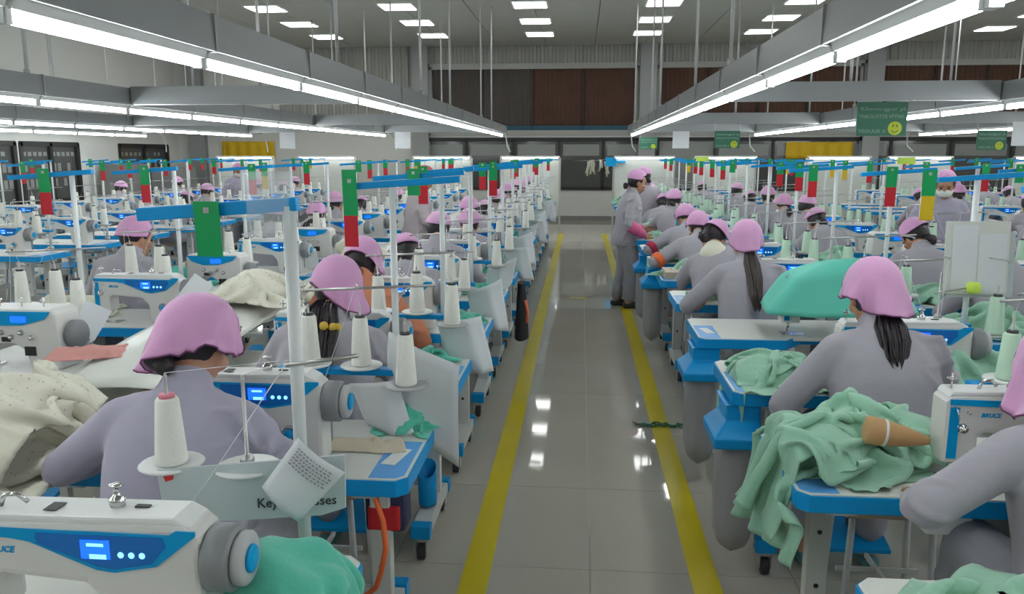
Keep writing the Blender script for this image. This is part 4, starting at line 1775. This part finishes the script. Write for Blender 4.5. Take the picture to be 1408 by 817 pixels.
RA = make_person('RA', P_(lean=13, head=(22, -6, 0), elbow=.20, hands=((-.19, .30, .80), (.16, .36, .83)), jacket='jacket_grey', hair='pony', pony_len=.20, pony_w=1.45, voxel=.010,
                          scarf=dict(front=.115, side=.185, back=.300, point=-.12, flare=.34, folds=4, fold_amp=.05, seed=13, sharp=2.4, seat=(.098, .118, .122), full=.92), sleeve=.45, wrinkle=.019))
put_person(RA, (1.06, YK(2) - .24, 0), 'seated worker with grey back and flared pink headscarf, second on the right', 0, 'seated workers')

RB = make_person('RB', P_(lean=15, head=(20, 0, 0), elbow=.24, hands=((-.20, .32, .82), (.14, .36, .83)), hair='pony', pony_len=.36, pony_w=1.3, hairm='hair_brown', voxel=.012,
                          scarf=dict(front=.11, side=.175, back=.275, point=.1, flare=.22, folds=3, fold_amp=.03, seed=3, sharp=2.6), cuffs={-1: ('rose', .22, .60)}, sleeve=.35))
put_person(RB, (.98, YK(4) - .24, 0), 'seated worker with long brown ponytail hanging down grey back', 0, 'seated workers')

RC = make_person('RC', P_(lean=30, side=-6, twist=20, head=(38, 20, 10), hair='bun', voxel=.014, collar='cream_plain',
                          scarf=dict(front=.11, side=.15, back=.165, flare=.1, folds=6, fold_amp=.07, seed=5)))
put_person(RC, (.98, YK(5) - .26, 0), 'seated worker with cream neckerchief leaning over her machine', 0, 'seated workers')

RD = make_person('RD', P_(lean=30, head=(36, -10, 0), elbow=.30, hands=((-.26, .30, .82), (.12, .36, .83)), hair='pony', pony_len=.12, voxel=.014,
                          scarf=dict(front=.11, side=.165, back=.25, point=-.2, flare=.2, folds=4, fold_amp=.05, seed=6), cuffs={-1: ('orange', -.04, .40)}, sleeve=.25))
put_person(RD, (.98, YK(6) - .26, 0), 'seated worker with orange cuff on bent left arm', 0, 'seated workers')

RE = make_person('RE', P_(lean=30, head=(36, -30, 0), elbow=.28, hands=((-.26, .30, .82), (.12, .36, .83)), hair='pony', pony_len=.15, voxel=.015,
                          scarf=dict(front=.11, side=.165, back=.25, point=-.3, flare=.25, folds=4, fold_amp=.05, seed=8), cuffs={-1: ('crimson', -.04, .44)}, sleeve=.25))
put_person(RE, (1.0, YK(7) - .26, 0), 'seated worker with crimson cuff beyond the orange cuffed one', 0, 'seated workers')

RG = make_person('RG', P_(lean=20, head=(16, 20, 0), elbow=.36, hands=((-.30, .24, .80), (.14, .36, .83)), jacket='jacket_grey', hair='none', voxel=.010,
                          scarf=dict(front=.11, side=.185, back=.32, point=.35, flare=.30, folds=4, fold_amp=.06, seed=21, sharp=1.4), collar=None, sleeve=.5, wrinkle=.020))
put_person(RG, (1.19, YK(1) - .30, 0), 'seated worker at right frame edge, grey uniform, pink headscarf partly cut off', 0, 'seated workers')

R2A = make_person('R2A', P_(lean=26, head=(30, -25, -12), hair='bun', voxel=.014, scarf=dict(front=.11, side=.145, back=.155, flare=.1, folds=6, fold_amp=.06, seed=15)))
put_person(R2A, (2.35, YK(5) - .25, 0), 'seated worker bowing below the green and yellow card on the right', 0, 'seated workers')
RBIG = make_person('RBIG', P_(lean=22, head=(20, 30, 0), hair='none', voxel=.014, scarf=dict(front=.11, side=.175, back=.32, flare=.2, folds=3, fold_amp=.04, seed=16)))
put_person(RBIG, (2.42, YK(4) - .25, 0), 'seated worker behind the white chart board, long pink headscarf tail', 0, 'seated workers')

# three reusable seated figures for the rest of the rows
GEN = []
for i in range(4):
    GEN.append(make_person('G%d' % i, P_(lean=[18, 28, 22, 34][i], head=[(18, 10, 0), (30, -15, 0), (24, 25, 5), (34, 0, -8)][i], voxel=.020, hair=['bun', 'pony', 'none', 'bun'][i],
                                        pony_len=.2, face=False, trim=False, wrinkle=.010,
                                        scarf=dict(front=.11, side=[.16, .165, .15, .15][i], back=[.21, .25, .19, .17][i], flare=.2, folds=4 + i, fold_amp=.05, seed=30 + i, nseg=36, nj=10),
                                        scarf_mat=['scarf', 'scarf', 'scarf_pale', 'scarf'][i])))
taken = {'L1': (0, 1, 2, 3), 'R1': (0, 1, 2, 3, 4, 5, 6, 7, 8), 'L2': (2, 3, 4), 'R2': (3, 4, 5, 6), 'L3': (6, 9, 12), 'R3': (10, 13), 'L4': (8, 10, 13), 'R4': (12,)}
for rn, x0, sg, ka, kb, mx_, px_, ox_, cone, phrase in ROWS:
    for k in range(ka, kb + 1):
        if k in taken.get(rn, ()) or (k > 4 and rn not in ('R1', 'L1') and rnd.random() < .2):
            continue
        g = GEN[(k * 3 + len(rn) + ord(rn[1]) + ord(rn[0])) % 4]
        put_person(g, (ox_ + rnd.uniform(-.05, .05), YK(k) - .24 + rnd.uniform(-.03, .03), 0), 'seated worker in pink headscarf, %s seat in %s' % (ords[k - ka], phrase),
                   rnd.uniform(-.2, .2), 'seated workers in the ' + phrase)

# standing figures
ST = make_person('ST', dict(kind='stand', hip=(0, 0, .78), lean=5, head=(14, -4, 0), elbow=.12, hands=((-.22, .24, .84), (.20, .16, .80)), jacket='jacket_grey', trousers='trousers', hair='bun', voxel=.0125,
                            scarf=dict(front=.10, side=.15, back=.175, flare=-.2, folds=5, fold_amp=.02, seed=40), scarf_mat='scarf', cuffs={1: ('pink_sleeve', .0, .95), -1: ('pink_sleeve', .0, .95)},
                            sleeve=.05, shoes='shoe_dark', trim=False))
put_person(ST, (.50, 8.72, 0), 'standing worker in the aisle with pink forearm sleeves and grey trousers', R(-82), 'standing workers')
ST2 = make_person('ST2', dict(kind='stand', hip=(0, 0, .80), lean=4, head=(20, 16, 0), elbow=.15, hands=((-.22, .26, .86), (.20, .22, .86)), jacket='jacket', hair='bun', voxel=.015, mask=True,
                              scarf=dict(front=.10, side=.15, back=.175, flare=-.2, folds=5, fold_amp=.03, seed=41), shoes='shoe_dark', trim=False))
put_person(ST2, (3.28, 7.65, 0), 'standing worker facing the camera with white face mask, pink headscarf', R(172), 'standing workers')
ST3 = make_person('ST3', dict(kind='stand', hip=(0, 0, .82), lean=6, head=(16, 0, 0), elbow=.15, hands=((-.22, .26, .86), (.20, .22, .86)), jacket='jacket_pale', hair='bun', voxel=.018,
                              scarf=dict(front=.10, side=.17, back=.21, flare=-.1, folds=5, fold_amp=.04, seed=42), scarf_mat='scarf_red', shoes='shoe_dark', trim=False))
put_person(ST3, (-1.78, 8.6, 0), 'standing worker in pale top and dark red headscarf left of aisle', R(-60), 'standing workers')
ST4 = make_person('ST4', dict(kind='stand', hip=(0, 0, .82), lean=4, head=(10, 0, 0), elbow=.15, hands=((-.22, .22, .86), (.20, .22, .86)), jacket='jacket_grey', hair='pony', pony_len=.42, pony_w=1.5,
                              hairm='hair_brown', voxel=.016, scarf=dict(front=.08, side=.10, back=.09, flare=.0, folds=5, fold_amp=.02, seed=43), scarf_mat='scarf_pale', shoes='shoe_dark', trim=False))
put_person(ST4, (3.30, 5.75, 0), 'standing worker with long brown hair at the right frame edge', R(-35), 'standing workers')
put_person(ST2, (-5.9, 13.4, 0), 'standing worker in white mask and grey uniform beside the third left row', R(-120), 'standing workers')
put_person(ST, (.86, 10.6, 0), 'standing worker half hidden behind the one with pink sleeves', R(20), 'standing workers')
for x, y, lb in ((1.45, YK(9) + .475, 'small lime green tag board above the tenth right thread stand'), (2.74, YK(6) + .475, 'small lime green tag board above second right row')):
    lt = MB('lime').box(-.075, .075, -.020, -.016, .0, .055).box(-.01, .01, -.016, .012, .0, .02)
    put_mesh('tag_board', lt, (x, y, TZ + .81), lb, 'tag', 'lime tag boards')
# stools for the workers whose seats the picture could show
for x, k, nm in ((-1.02, 1, 'nearest left worker'), (-.93, 2, 'worker with yellow hair tie'), (1.06, 2, 'second right worker with flared scarf'), (.98, 4, 'worker with brown ponytail'), (1.19, 1, 'worker cut by right frame edge'),
                 (.98, 5, 'worker with cream neckerchief'), (.98, 6, 'orange cuffed worker')):
    T_STOOL.put((x, YK(k) - .27, 0), 'low wooden stool under the ' + nm, 'stools')

# ------------------------------------------------------------------ single things near the camera
# sign board, loose paper and red sticker on the first left stand
sb = Thing('notice_board', 'sign')
bd = MB('paper_blue')
bd.prism([(-.899, .982), (-.484, 1.030), (-.487, .912), (-.54, .893), (-.888, .857)], 1.556, 1.562, 'xz')
sb.part('board', bd)
sb.part('sticker', MB('red').prism([(-.886, .975), (-.861, .979), (-.862, .963), (-.880, .957)], 1.5545, 1.5558, 'xz'))
tx = text_mb('Key Processes', .030, 'ink', .0006, .1, .0003)
wx = max(v[0] for v in tx.V)
tx.V = [(v[0] * .176 / wx, v[1], v[2]) for v in tx.V]
tx.xf(Matrix.Translation((-.680, 1.555, .905)) @ Matrix.Rotation(-.09, 4, 'Y') @ UPRIGHT)
sb.part('lettering', tx)
sb.put((0, 0, 0), 'pale blue grey board with handwritten key words on first left thread stand', None)
# loose paper hanging in front of it
pp = Thing('paper_note', 'paper')
P = []
for i in range(9):
    for_j = []
    for j in range(9):
        u, v = i / 8, j / 8
        a = Vector((-.571, 1.525, 1.077)) * (1 - u) * (1 - v) + Vector((-.473, 1.52, 1.007)) * u * (1 - v) + Vector((-.645, 1.505, .975)) * (1 - u) * v + Vector((-.570, 1.50, .904)) * u * v
        for_j.append((a.x, a.y - .012 * math.sin(u * PI), a.z))
    P.append(for_j)
pp.part('sheet', MB('paper').sheet(P, .001))
ln = MB('ink_soft')
c0 = Vector((-.571, 1.522, 1.077))
e1 = (Vector((-.473, 1.52, 1.007)) - Vector((-.571, 1.525, 1.077)))
e2 = (Vector((-.645, 1.505, .975)) - Vector((-.571, 1.525, 1.077)))
rs_ = random.Random(3)
for r_ in range(6):
    q = .12
    while q < .86:
        wdt = rs_.uniform(.02, .06)
        p = c0 + e1 * q + e2 * (.10 + .055 * r_) + Vector((0, -.0035 - .012 * math.sin(q * PI), 0))
        p2 = p + e1 * wdt
        ln.tube([p, p2], .0016, 4)
        q += wdt + .03
pp.part('printed_lines', ln)
pp.put((0, 0, 0), 'small white printed note hanging tilted over the key words board')

# clear plastic pouch over the top of the first left post
P = [[(-.64 + .05 * math.cos(a * 2 * PI / 20), 1.615 + .035 * math.sin(a * 2 * PI / 20), 1.47 + .014 * j) for j in range(10)] for a in range(20)]
put_mesh('plastic_pouch', MB('plastic_clear').sheet(P + [P[0]], .001), (0, 0, .02), 'clear plastic pouch over the top of the first left post', 'plastic bag')

# cloth on the first tables
def cloth_pile(pieces, loc, label, group, mat_=None):
    root = link('cloth_heap', None)
    root.location = loc
    for mb in pieces:
        link('cloth_piece', mb.mesh('cloth_piece'), root)
    return tag(root, label, 'cloth', group)


put_mesh('cloth_heap', crumple('teal', .30, .30, .22, 61, n=44, squash=.60, base=(0, 0), edge=(.075, 1)), (-.545, YK(0) + .25, TZ + .001),
         'large teal cloth heap beside the nearest sewing machine', 'cloth', 'teal cloth heaps')
put_mesh('cloth_heap', crumple('teal', .15, .11, .13, 66, n=40, squash=.50, steps=60), (-.565, YK(1) + .42, TZ + .002),
         'knotted teal cloth at the far corner of second left table', 'cloth', 'teal cloth heaps')
put_mesh('cloth_scrap', crumple('beige', .17, .07, .012, 63, n=34, squash=.6, rough=.02), (-.66, YK(1) + .25, TZ + .002),
         'beige lace scrap lying on second left table', 'cloth')
cloth_pile([crumple('mint', .46, .36, .13, 71, n=72, squash=.50, base=(-.02, .02), edge=(-.15, -1)),
            crumple('mint', .34, .26, .17, 171, n=56, squash=.50, base=(.12, .05), dome_r=(.24, .19)),
            crumple('mint', .30, .30, .16, 172, n=56, squash=.52, base=(-.12, -.02), edge=(-.155, -1), dome_r=(.22, .2))], (.76, YK(1) + .26, TZ + .002),
           'big heap of mint green cloth hanging over the second right table end', 'mint cloth heaps')
cloth_pile([crumple('mint', .38, .32, .09, 72, n=64, squash=.55, base=(0, 0), edge=(-.14, -1)),
            crumple('mint', .26, .22, .12, 173, n=44, squash=.55, base=(.03, .02), dome_r=(.2, .17))], (.77, YK(2) + .22, TZ + .002),
           'flat heap of mint green cloth on the third right table', 'mint cloth heaps')
cloth_pile([crumple('mint', .50, .28, .07, 73, n=64, squash=.52), crumple('mint', .26, .22, .11, 174, n=44, squash=.5, base=(.06, .0), dome_r=(.2, .16))], (1.00, YK(0) + .30, TZ + .002),
           'mint green cloth heap at the bottom right corner on nearest table', 'mint cloth heaps')
cloth_pile([crumple('mint', .46, .36, .10, 74, n=56, squash=.45), crumple('mint', .3, .3, .13, 175, n=44, squash=.45, base=(-.1, -.02), dome_r=(.22, .2))], (1.60, YK(2) + .20, TZ + .002),
           'tangled mint green strips beside the right thread stand', 'mint cloth heaps')
cloth_pile([crumple('mint', .40, .36, .12, 75, n=52, squash=.48)], (2.08, YK(3) + .24, TZ + .002),
           'mint green strips heaped between the two right rows', 'mint cloth heaps')
# tan cardboard collar lying on the big mint heap
tb = MB('tan')
tb.lathe([(.030, 0), (.044, .006), (.040, .06), (.030, .12), (.012, .185), (.006, .187)], 18, (0, 0, 0), 'x')
tb.V = [(v[0], v[1], v[2]) for v in tb.V]
t = Thing('paper_cone', 'paper cone')
t.part('cone_wrap', tb)
t.part('tie', MB('white').lathe([(.0412, .052), (.0412, .060)], 18, (0, 0, 0), 'x'))
t.put((.80, YK(1) + .15, TZ + .135), 'tan paper cone tied with white string on the big mint heap', rot=(0, .14, -.10), sc=.92)
t.put((1.17, YK(0) + .16, TZ + .06), 'tan paper cone in the bottom right corner on mint cloth', rot=(0, .10, .2))
put_mesh('red_tag', MB('red').obox((0, 0, 0), (.022, .045, .001), (0, 0, .5)), (.985, YK(1) + .085, TZ + .0008), 'small red tape mark on second right table top', 'tape')

# teal cover over the idle machine on the fourth right table
cv = MB('teal_bag')
Pm = []
for i in range(40):
    a = 2 * PI * i / 40
    row = []
    ca, sa = math.cos(a), math.sin(a)
    sx_ = math.copysign(abs(ca) ** .45, ca)
    sy_ = math.copysign(abs(sa) ** .45, sa)
    for j in range(14):
        tt = j / 13
        if tt < .35:
            q = tt / .35
            rx, ry, z = .16 * q, .105 * q, .355 - .05 * q * q + .03 * ca * q
        else:
            q = (tt - .35) / .65
            rx, ry, z = .16 + .075 * q, .105 + .06 * q, .305 + .03 * ca - (.20 + .03 * ca) * q
        fold = 1 + .05 * math.sin(5 * a + 3 * tt) * min(1, tt * 1.5)
        row.append((rx * 1.5 * sx_ * fold, ry * 1.25 * sy_ * fold, z + .02))
    Pm.append(row)
cv.sheet(Pm + [Pm[0]], .003)
put_mesh('machine_cover', cv, (1.275, YK(3) + .155, TZ), 'teal cloth cover draped over idle machine on fourth right table', 'cover', rot=(0, 0, .03))

# chart board on the right stand and the lime pincushion
cbd = Thing('chart_board', 'board')
cbd.part('board', bevd(MB('board_white').obox((0, 0, 0), (.255, .004, .30), (-.08, 0, .0)), .001))
cbd.part('sheet', MB('paper').obox((-.05, -.0045, .0), (.10, .002, .27), (-.08, 0, 0)))
cbd.part('sheet', MB('paper').obox((.062, -.0045, -.02), (.11, .002, .24), (-.08, 0, 0)))
cbd.part('back_plate', MB('paper_blue').obox((.03, .012, -.03), (.26, .003, .27), (-.08, 0, .05)))
cbd.put((1.63, YK(2) + .445, TZ + .47), 'white chart board standing in front of the right thread stand post')
pc = Thing('pincushion', 'pincushion')
pb = MB('lime')
for i in range(9):
    a = 2 * PI * i / 9
    pb.ball((.014 * math.cos(a), .014 * math.sin(a), .0), (.016, .016, .024), 10, 8)
pc.part('cushion', pb)
pc.part('pin', MB('steel').tube([(-.02, 0, .0), (-.16, -.02, -.02)], .003, 6))
pc.put((1.60, YK(2) + .38, TZ + .355), 'lime green pincushion on the right thread stand below the board')

# centre trough between the first two left rows
for i, (y0, y1) in enumerate(((1.5, 2.72), (2.76, 4.10), (4.14, 5.5), (5.55, 7.4), (7.45, 10.0), (10.05, 15.0))):
    tr_t = Thing('bundle_trough', 'trough')
    z1 = .72
    P = [[(-1.905 + .285 * a / 8, y0 + (y1 - y0) * b / 6, z1 + .02 + .05 * ((a - 4) / 4) ** 2 + (.16 * (b / 6) if i == 1 else 0)) for b in range(7)] for a in range(9)]
    tr_t.part('trough_sheet', MB('acrylic').sheet(P, .006))
    for sx in (-1.88, -1.65):
        for sy in (y0 + .08, y1 - .08):
            tr_t.part('leg', MB('leg_white').box(sx - .015, sx + .015, sy - .015, sy + .015, 0, z1 + .02))
    tr_t.put((0, 0, 0), '%s white trough between the first two left rows, counted from camera' % ords[i], 'bundle troughs')
sl = MB('acrylic')
P = []
for a in range(15):
    u = a / 14
    row = []
    for b in range(13):
        v = b / 12
        row.append((-1.93 + .46 * u + .10 * v, 2.62 + 1.25 * v + .10 * u, .79 + .20 * v + .03 * math.sin(u * PI) + .02 * math.sin(v * 5)))
    P.append(row)
sl.sheet(P, .005)
t = Thing('slide_board', 'slide')
t.part('sheet', sl)
t.part('support', MB('leg_white').box(-1.74, -1.71, 3.70, 3.73, .90, .985))
t.put((0, 0, 0), 'pale cream acrylic slide board sloping up behind the front left worker')
cloth_pile([crumple('cream_print', .72, .80, .20, 81, n=72, squash=.66, base=(0, 0)),
            crumple('cream_print', .46, .52, .25, 181, n=56, squash=.62, base=(-.06, .12), dome_r=(.34, .4)),
            crumple('cream_plain', .40, .40, .24, 182, n=48, squash=.6, base=(.08, -.14), dome_r=(.3, .3))], (-1.80, 2.12, .765),
           'large heap of cream sprigged cotton at the left edge', 'cream cloth heaps')
put_mesh('cloth_heap', crumple('cream_plain', .36, .42, .14, 82, n=44, squash=.55), (-1.74, 4.45, .80),
         'cream cloth heap behind the slide board', 'cloth', 'cream cloth heaps')
put_mesh('cloth_heap', crumple('cream_print', .34, .40, .15, 83, n=44, squash=.55), (-1.56, 3.70, .975),
         'pale cream cloth heap on the upper end of slide board', 'cloth', 'cream cloth heaps')
put_mesh('cloth_heap', crumple('cream_plain', .34, .70, .26, 84, n=44, squash=.6), (-1.77, 6.3, .78),
         'stacked cream cloth farther along the left trough', 'cloth', 'cream cloth heaps')
put_mesh('cloth_heap', crumple('rose', .26, .11, .035, 85, n=40, squash=.7, rough=.02), (-1.90, 2.93, .875), 'folded rose pink cloth on the slide board', 'cloth', rot=(.12, 0, .35))
put_mesh('cloth_scrap', crumple('yellow_soft', .12, .15, .04, 86, n=30, squash=.6), (-1.98, 2.30, .965), 'mustard cloth scrap on the cream heap at left edge', 'cloth')
put_mesh('cloth_heap', crumple('teal_bag', .44, .50, .19, 87, n=48, squash=.7), (-2.72, 4.55 + .55, TZ + .002),
         'teal cloth draped on table beyond the second row worker', 'cloth', 'teal cloth heaps')
# white papers lying about on the left
for i, (x, y, z, rz, ry, lb) in enumerate(((-2.14, 3.28, .93, .3, .5, 'white paper tag hanging at left machine beside rose cloth'), (-1.78, 3.52, 1.02, -.2, .5, 'white paper square on the slide board near the cream heap'))):
    put_mesh('paper_note', MB('paper').obox((0, 0, 0), (.11, .002, .15), (-.5, ry, rz)), (x, y, z), lb, 'paper')

# hanging paper on the second left stand (large, folded)
put_mesh('paper_sheet', sheet_mb(.24, .30, 5, .06), (-.50, YK(1) + .40, TZ + .275), 'large folded white paper sheet hanging from second left stand', 'paper', rot=(0, 0, -.2))
put_mesh('paper_sheet', sheet_mb(.16, .16, 8, .03), (-.66, YK(1) + .37, TZ + .165), 'small white paper hanging below the front plate of second left stand', 'paper')

# things under and beside the left tables
bp = Thing('backpack', 'bag')
bp.part('bag_body', bevd(MB('navy').box(-.09, .09, -.07, .07, .0, .22), .03))
bp.part('front_pocket', bevd(MB('red').box(-.07, .07, -.095, -.065, .02, .13), .02))
bp.part('strap', MB('red').tube([(-.05, -.06, .21), (-.04, -.03, .34), (.04, -.02, .36), (.05, -.02, .22)], .010, 8))
bp.put((-.62, 2.45, .43), 'dark backpack with red pocket hanging under the second left table', sc=.76)
ca_ = MB('orange').tube([(-.56, 2.07, .70), (-.535, 2.05, .64), (-.53, 2.05, .56), (-.55, 2.07, .48), (-.58, 2.12, .40), (-.66, 2.2, .30), (-.72, 2.3, .26)], .008, 8)
put_mesh('air_hose', ca_, (0, 0, 0), 'orange air hose hanging below second left table', 'hose')
cu = MB('blue')
Pm = []
for i in range(24):
    a = 2 * PI * i / 24
    Pm.append([(.038 * math.cos(a), .038 * math.sin(a), 0)] + [(.040 * math.cos(a), .040 * math.sin(a), h + (.06 * (1 + math.sin(a)) / 2 if h > .1 else 0)) for h in (.02, .06, .13)])
cu.sheet(Pm + [Pm[0]], .003)
cu.lathe([(.037, .0), (.037, .004)], 20)
put_mesh('tool_cup', cu, (-.635, YK(2) + .21, .172), 'blue slanted plastic cup on the foot of third left table', 'cup')
# black cloth bag on a farther left table end
bk = MB('black_cloth')
P = []
for i in range(20):
    a = 2 * PI * i / 20
    P.append([(.03 * math.cos(a) * (1 + .8 * j / 8) , (.09 + .06 * j / 8) * math.sin(a) * (1 + .05 * math.sin(3 * a)), -.42 * j / 8) for j in range(9)])
bk.grid(P, True)
bk.add([P[i][-1] for i in range(20)], [tuple(range(20))], False)
bk.add([P[i][0] for i in range(20)], [tuple(range(20))], False)
t = Thing('garment_bag', 'bag')
t.part('bag', bk)
t.part('tape', MB('orange').tube([(.035, -.10, -.12), (.055, -.14, -.2), (.05, -.15, -.28)], .010, 8))
t.put((-.43, YK(5) + .18, TZ - .055), 'black cloth bag hanging from the sixth left table end')

# green thread tangle on the floor
rs_ = random.Random(9)
gt = MB('mint')
for q in range(4):
    pts = [(.36 + .3 * i / 14 + .02 * rs_.uniform(-1, 1), 4.78 + .03 * math.sin(i * .9 + q) + .02 * rs_.uniform(-1, 1), .006 + .008 * rs_.random()) for i in range(15)]
    gt.tube(pts, .0045, 5)
gt.M = ['sign_green'] * len(gt.M)
put_mesh('thread_tangle', gt, (0, 0, 0), 'dark green thread tangle lying across the right yellow line', 'thread')

# tray box on the sixth right table, mint cloth hanging over the next
put_mesh('tray', bevd(MB('wood').box(-.10, .16, -.14, .14, 0, .05), .004), (.72, YK(5) + .2, TZ + .001), 'beige wooden tray on the sixth right table', 'tray')
put_mesh('cloth_heap', crumple('mint', .30, .22, .02, 91, n=40, squash=.8, edge=(-.05, -1), rough=.015), (.64, YK(6) + .2, TZ + .002),
         'mint cloth hanging over the seventh right table end', 'cloth', 'mint cloth heaps')

# hanging green signs with a smiling face
def sign(x, y, z, w, label):
    t = Thing('hanging_sign', 'sign')
    h = w * .68
    t.part('panel', bevd(MB('sign_green').box(-w / 2, w / 2, -.006, .006, -h, 0), .001))
    for s_, zz, sz, x_ in (('Kilomangpur pt', -.17, .105, -.44), ('TNKOLOTTE VPTNG', -.32, .095, -.46), ('YSOUUR A', -.62, .10, -.46)):
        tx = text_mb(s_, w * sz, 'sign_text', .0005, 0, w * .0015)
        xs_ = [v[0] for v in tx.V]
        k = (.90 if zz > -.5 else .56) * w / max(1e-6, max(xs_) - min(xs_))
        tx.V = [(v[0] * k, v[1], v[2]) for v in tx.V]
        tx.xf(Matrix.Translation((w * x_, -.0068, w * zz)) @ UPRIGHT)
        t.part('lettering', tx)
    c = (.27 * w, -.0062, -.53 * w)
    fc = MB('smile_yellow').lathe([(.140 * w, 0), (.140 * w, .0012), (.135 * w, .0018)], 24, c, 'y')
    k = t.part('smiling_face', fc)
    sm = MB('smile_dark')
    for s_ in (-1, 1):
        sm.ball((c[0] + s_ * .04 * w, c[1] - .002, c[2] + .05 * w), (.016 * w, .001, .03 * w), 10, 8)
    sm.tube([(c[0] + .08 * w * math.sin(a), c[1] - .0022, c[2] - .08 * w * math.cos(a)) for a in [(-1.1 + .22 * i) for i in range(11)]], .007 * w, 5)
    t.part('face_marks', sm, k)
    t.part('hanger', MB('rod').box(-w / 2, -w / 2 + .006, -.003, .003, 0, .10).box(w / 2 - .006, w / 2, -.003, .003, 0, .10))
    t.put((x, y, z), label, 'hanging green signs')


sign(2.47, 7.0, 2.075, .40, 'nearest green hanging sign with yellow smiling face under cross beam')
sign(2.10, 12.0, 1.985, .36, 'smaller green hanging sign with smiling face, centre right')
sign(1.33, 16.3, 1.985, .34, 'farthest green hanging sign beside the aisle, smiling face')
sign(5.75, 12.0, 1.985, .40, 'green hanging sign with smiling face behind the large sign')
sign(7.05, 12.0, 1.99, .42, 'rightmost green hanging sign at the frame edge')
for x, y, z, lb in ((-3.6, 16.247, 1.98, 'white notice sheet hung above left inspection boards'), (1.95, 16.247, 1.98, 'white notice sheet hung beside farthest green sign'),
                    (6.15, 11.947, 1.98, 'white notice sheet hung beside the green sign behind'), (-6.0, 16.247, 1.98, 'white notice sheet hung far left above the rows')):
    put_mesh('notice_sheet', MB('paper').box(-.16, .16, -.002, .002, -.33, 0), (x, y, z + .12), lb, 'notice', 'white notice sheets')

# inspection boards with a tube lamp at the row ends
ib = Thing('inspection_board', 'board')
ib.part('panel', bevd(MB('board_white').box(-.60, .60, -.012, .012, .55, 1.52), .003))
fr = MB('frame_grey').box(-.64, -.60, -.02, .02, 0, 1.58).box(.60, .64, -.02, .02, 0, 1.58).box(-.64, .64, -.02, .02, 1.52, 1.56)
ib.part('stand_frame', fr)
ib.part('lamp_hood', MB('white').prism([(-.16, 1.585), (-.11, 1.62), (-.06, 1.62), (-.02, 1.585)], -.62, .62, 'yz'))
ib.part('tube', MB('board_tube').cyl((-.58, -.09, 1.575), (.58, -.09, 1.575), .014, n=10))
for i, (x, lb) in enumerate(((-1.06, 'white inspection board with tube lamp closing the row left of aisle'), (-2.92, 'second white inspection board left of the aisle with tube lamp'),
                             (-5.4, 'third white inspection board left of the aisle with tube lamp'), (-7.2, 'fourth white inspection board left of the aisle with tube lamp'),
                             (1.30, 'white inspection board with tube lamp closing the row right of aisle'), (2.95, 'second white inspection board right of the aisle with tube lamp'),
                             (5.2, 'third white inspection board right of the aisle with tube lamp'), (6.78, 'fourth white inspection board right of the aisle with tube lamp'), (9.2, 'rightmost white inspection board with tube lamp'))):
    ib.put((x, 17.0, 0), lb, 'inspection boards')

# pale garments hung on a wire in front of the far window
hg = Thing('hanging_garments', 'garments')
hk = MB('steel').tube([(.75, .85, .22), (.35, .4, .10), (0, 0, .06), (-.5, .4, .05), (-.7, .85, .08)], .008, 6)
hg.part('wire', hk)
rs_ = random.Random(4)
for i in range(14):
    a = rs_.uniform(-1, 1)
    P = [[(a * .28 + .05 * (u - .5) + .03 * math.sin(v * 3 + i), .05 * rs_.uniform(-.2, .2) + .06 * math.cos(i), .10 - abs(a) * .08 - v * rs_.uniform(.30, .34) * (.6 + .5 * (i % 3) / 2)) for v in (0, .33, .66, 1)] for u in (0, .5, 1)]
    hg.part('glove', MB('cream_plain' if i % 3 else 'white').sheet(P, .01))
hg.put((.38, 19.6, 1.45), 'pale gloves hung in a bunch on a wire before the far window')
put_mesh('signal_box', MB('blue_panel').box(-.11, .11, -.05, .05, -.09, .09).box(.11, .30, -.02, .02, -.02, .02), (.62, 16.95, 1.50), 'small blue box on bracket beside the right inspection board', 'box')

# cupboards along the left wall
for i, (x, y, w, h, m_, lb) in enumerate(((-9.9, 16.9, .8, 1.45, 'wall_dark', 'grey metal cabinet by the left wall between the windows'), (-9.8, 18.8, 1.0, 1.35, 'column', 'grey green cabinet in the far left corner'))):
    t = Thing('cabinet', 'cabinet')
    t.part('body', bevd(MB(m_).box(-.3, .3, -w / 2, w / 2, 0, h), .01))
    for s_ in (-1, 1):
        t.part('door', bevd(MB(m_).box(.30, .32, min(s_ * .02, s_ * (w / 2 - .02)), max(s_ * .02, s_ * (w / 2 - .02)), .06, h - .05), .004))
        t.part('handle', MB('steel').box(.32, .335, s_ * .05 - .01, s_ * .05 + .01, h * .5, h * .6), len(t.parts) - 1)
    t.put((x, y, 0), lb, None)

bpy.data.scenes.remove(scratch)
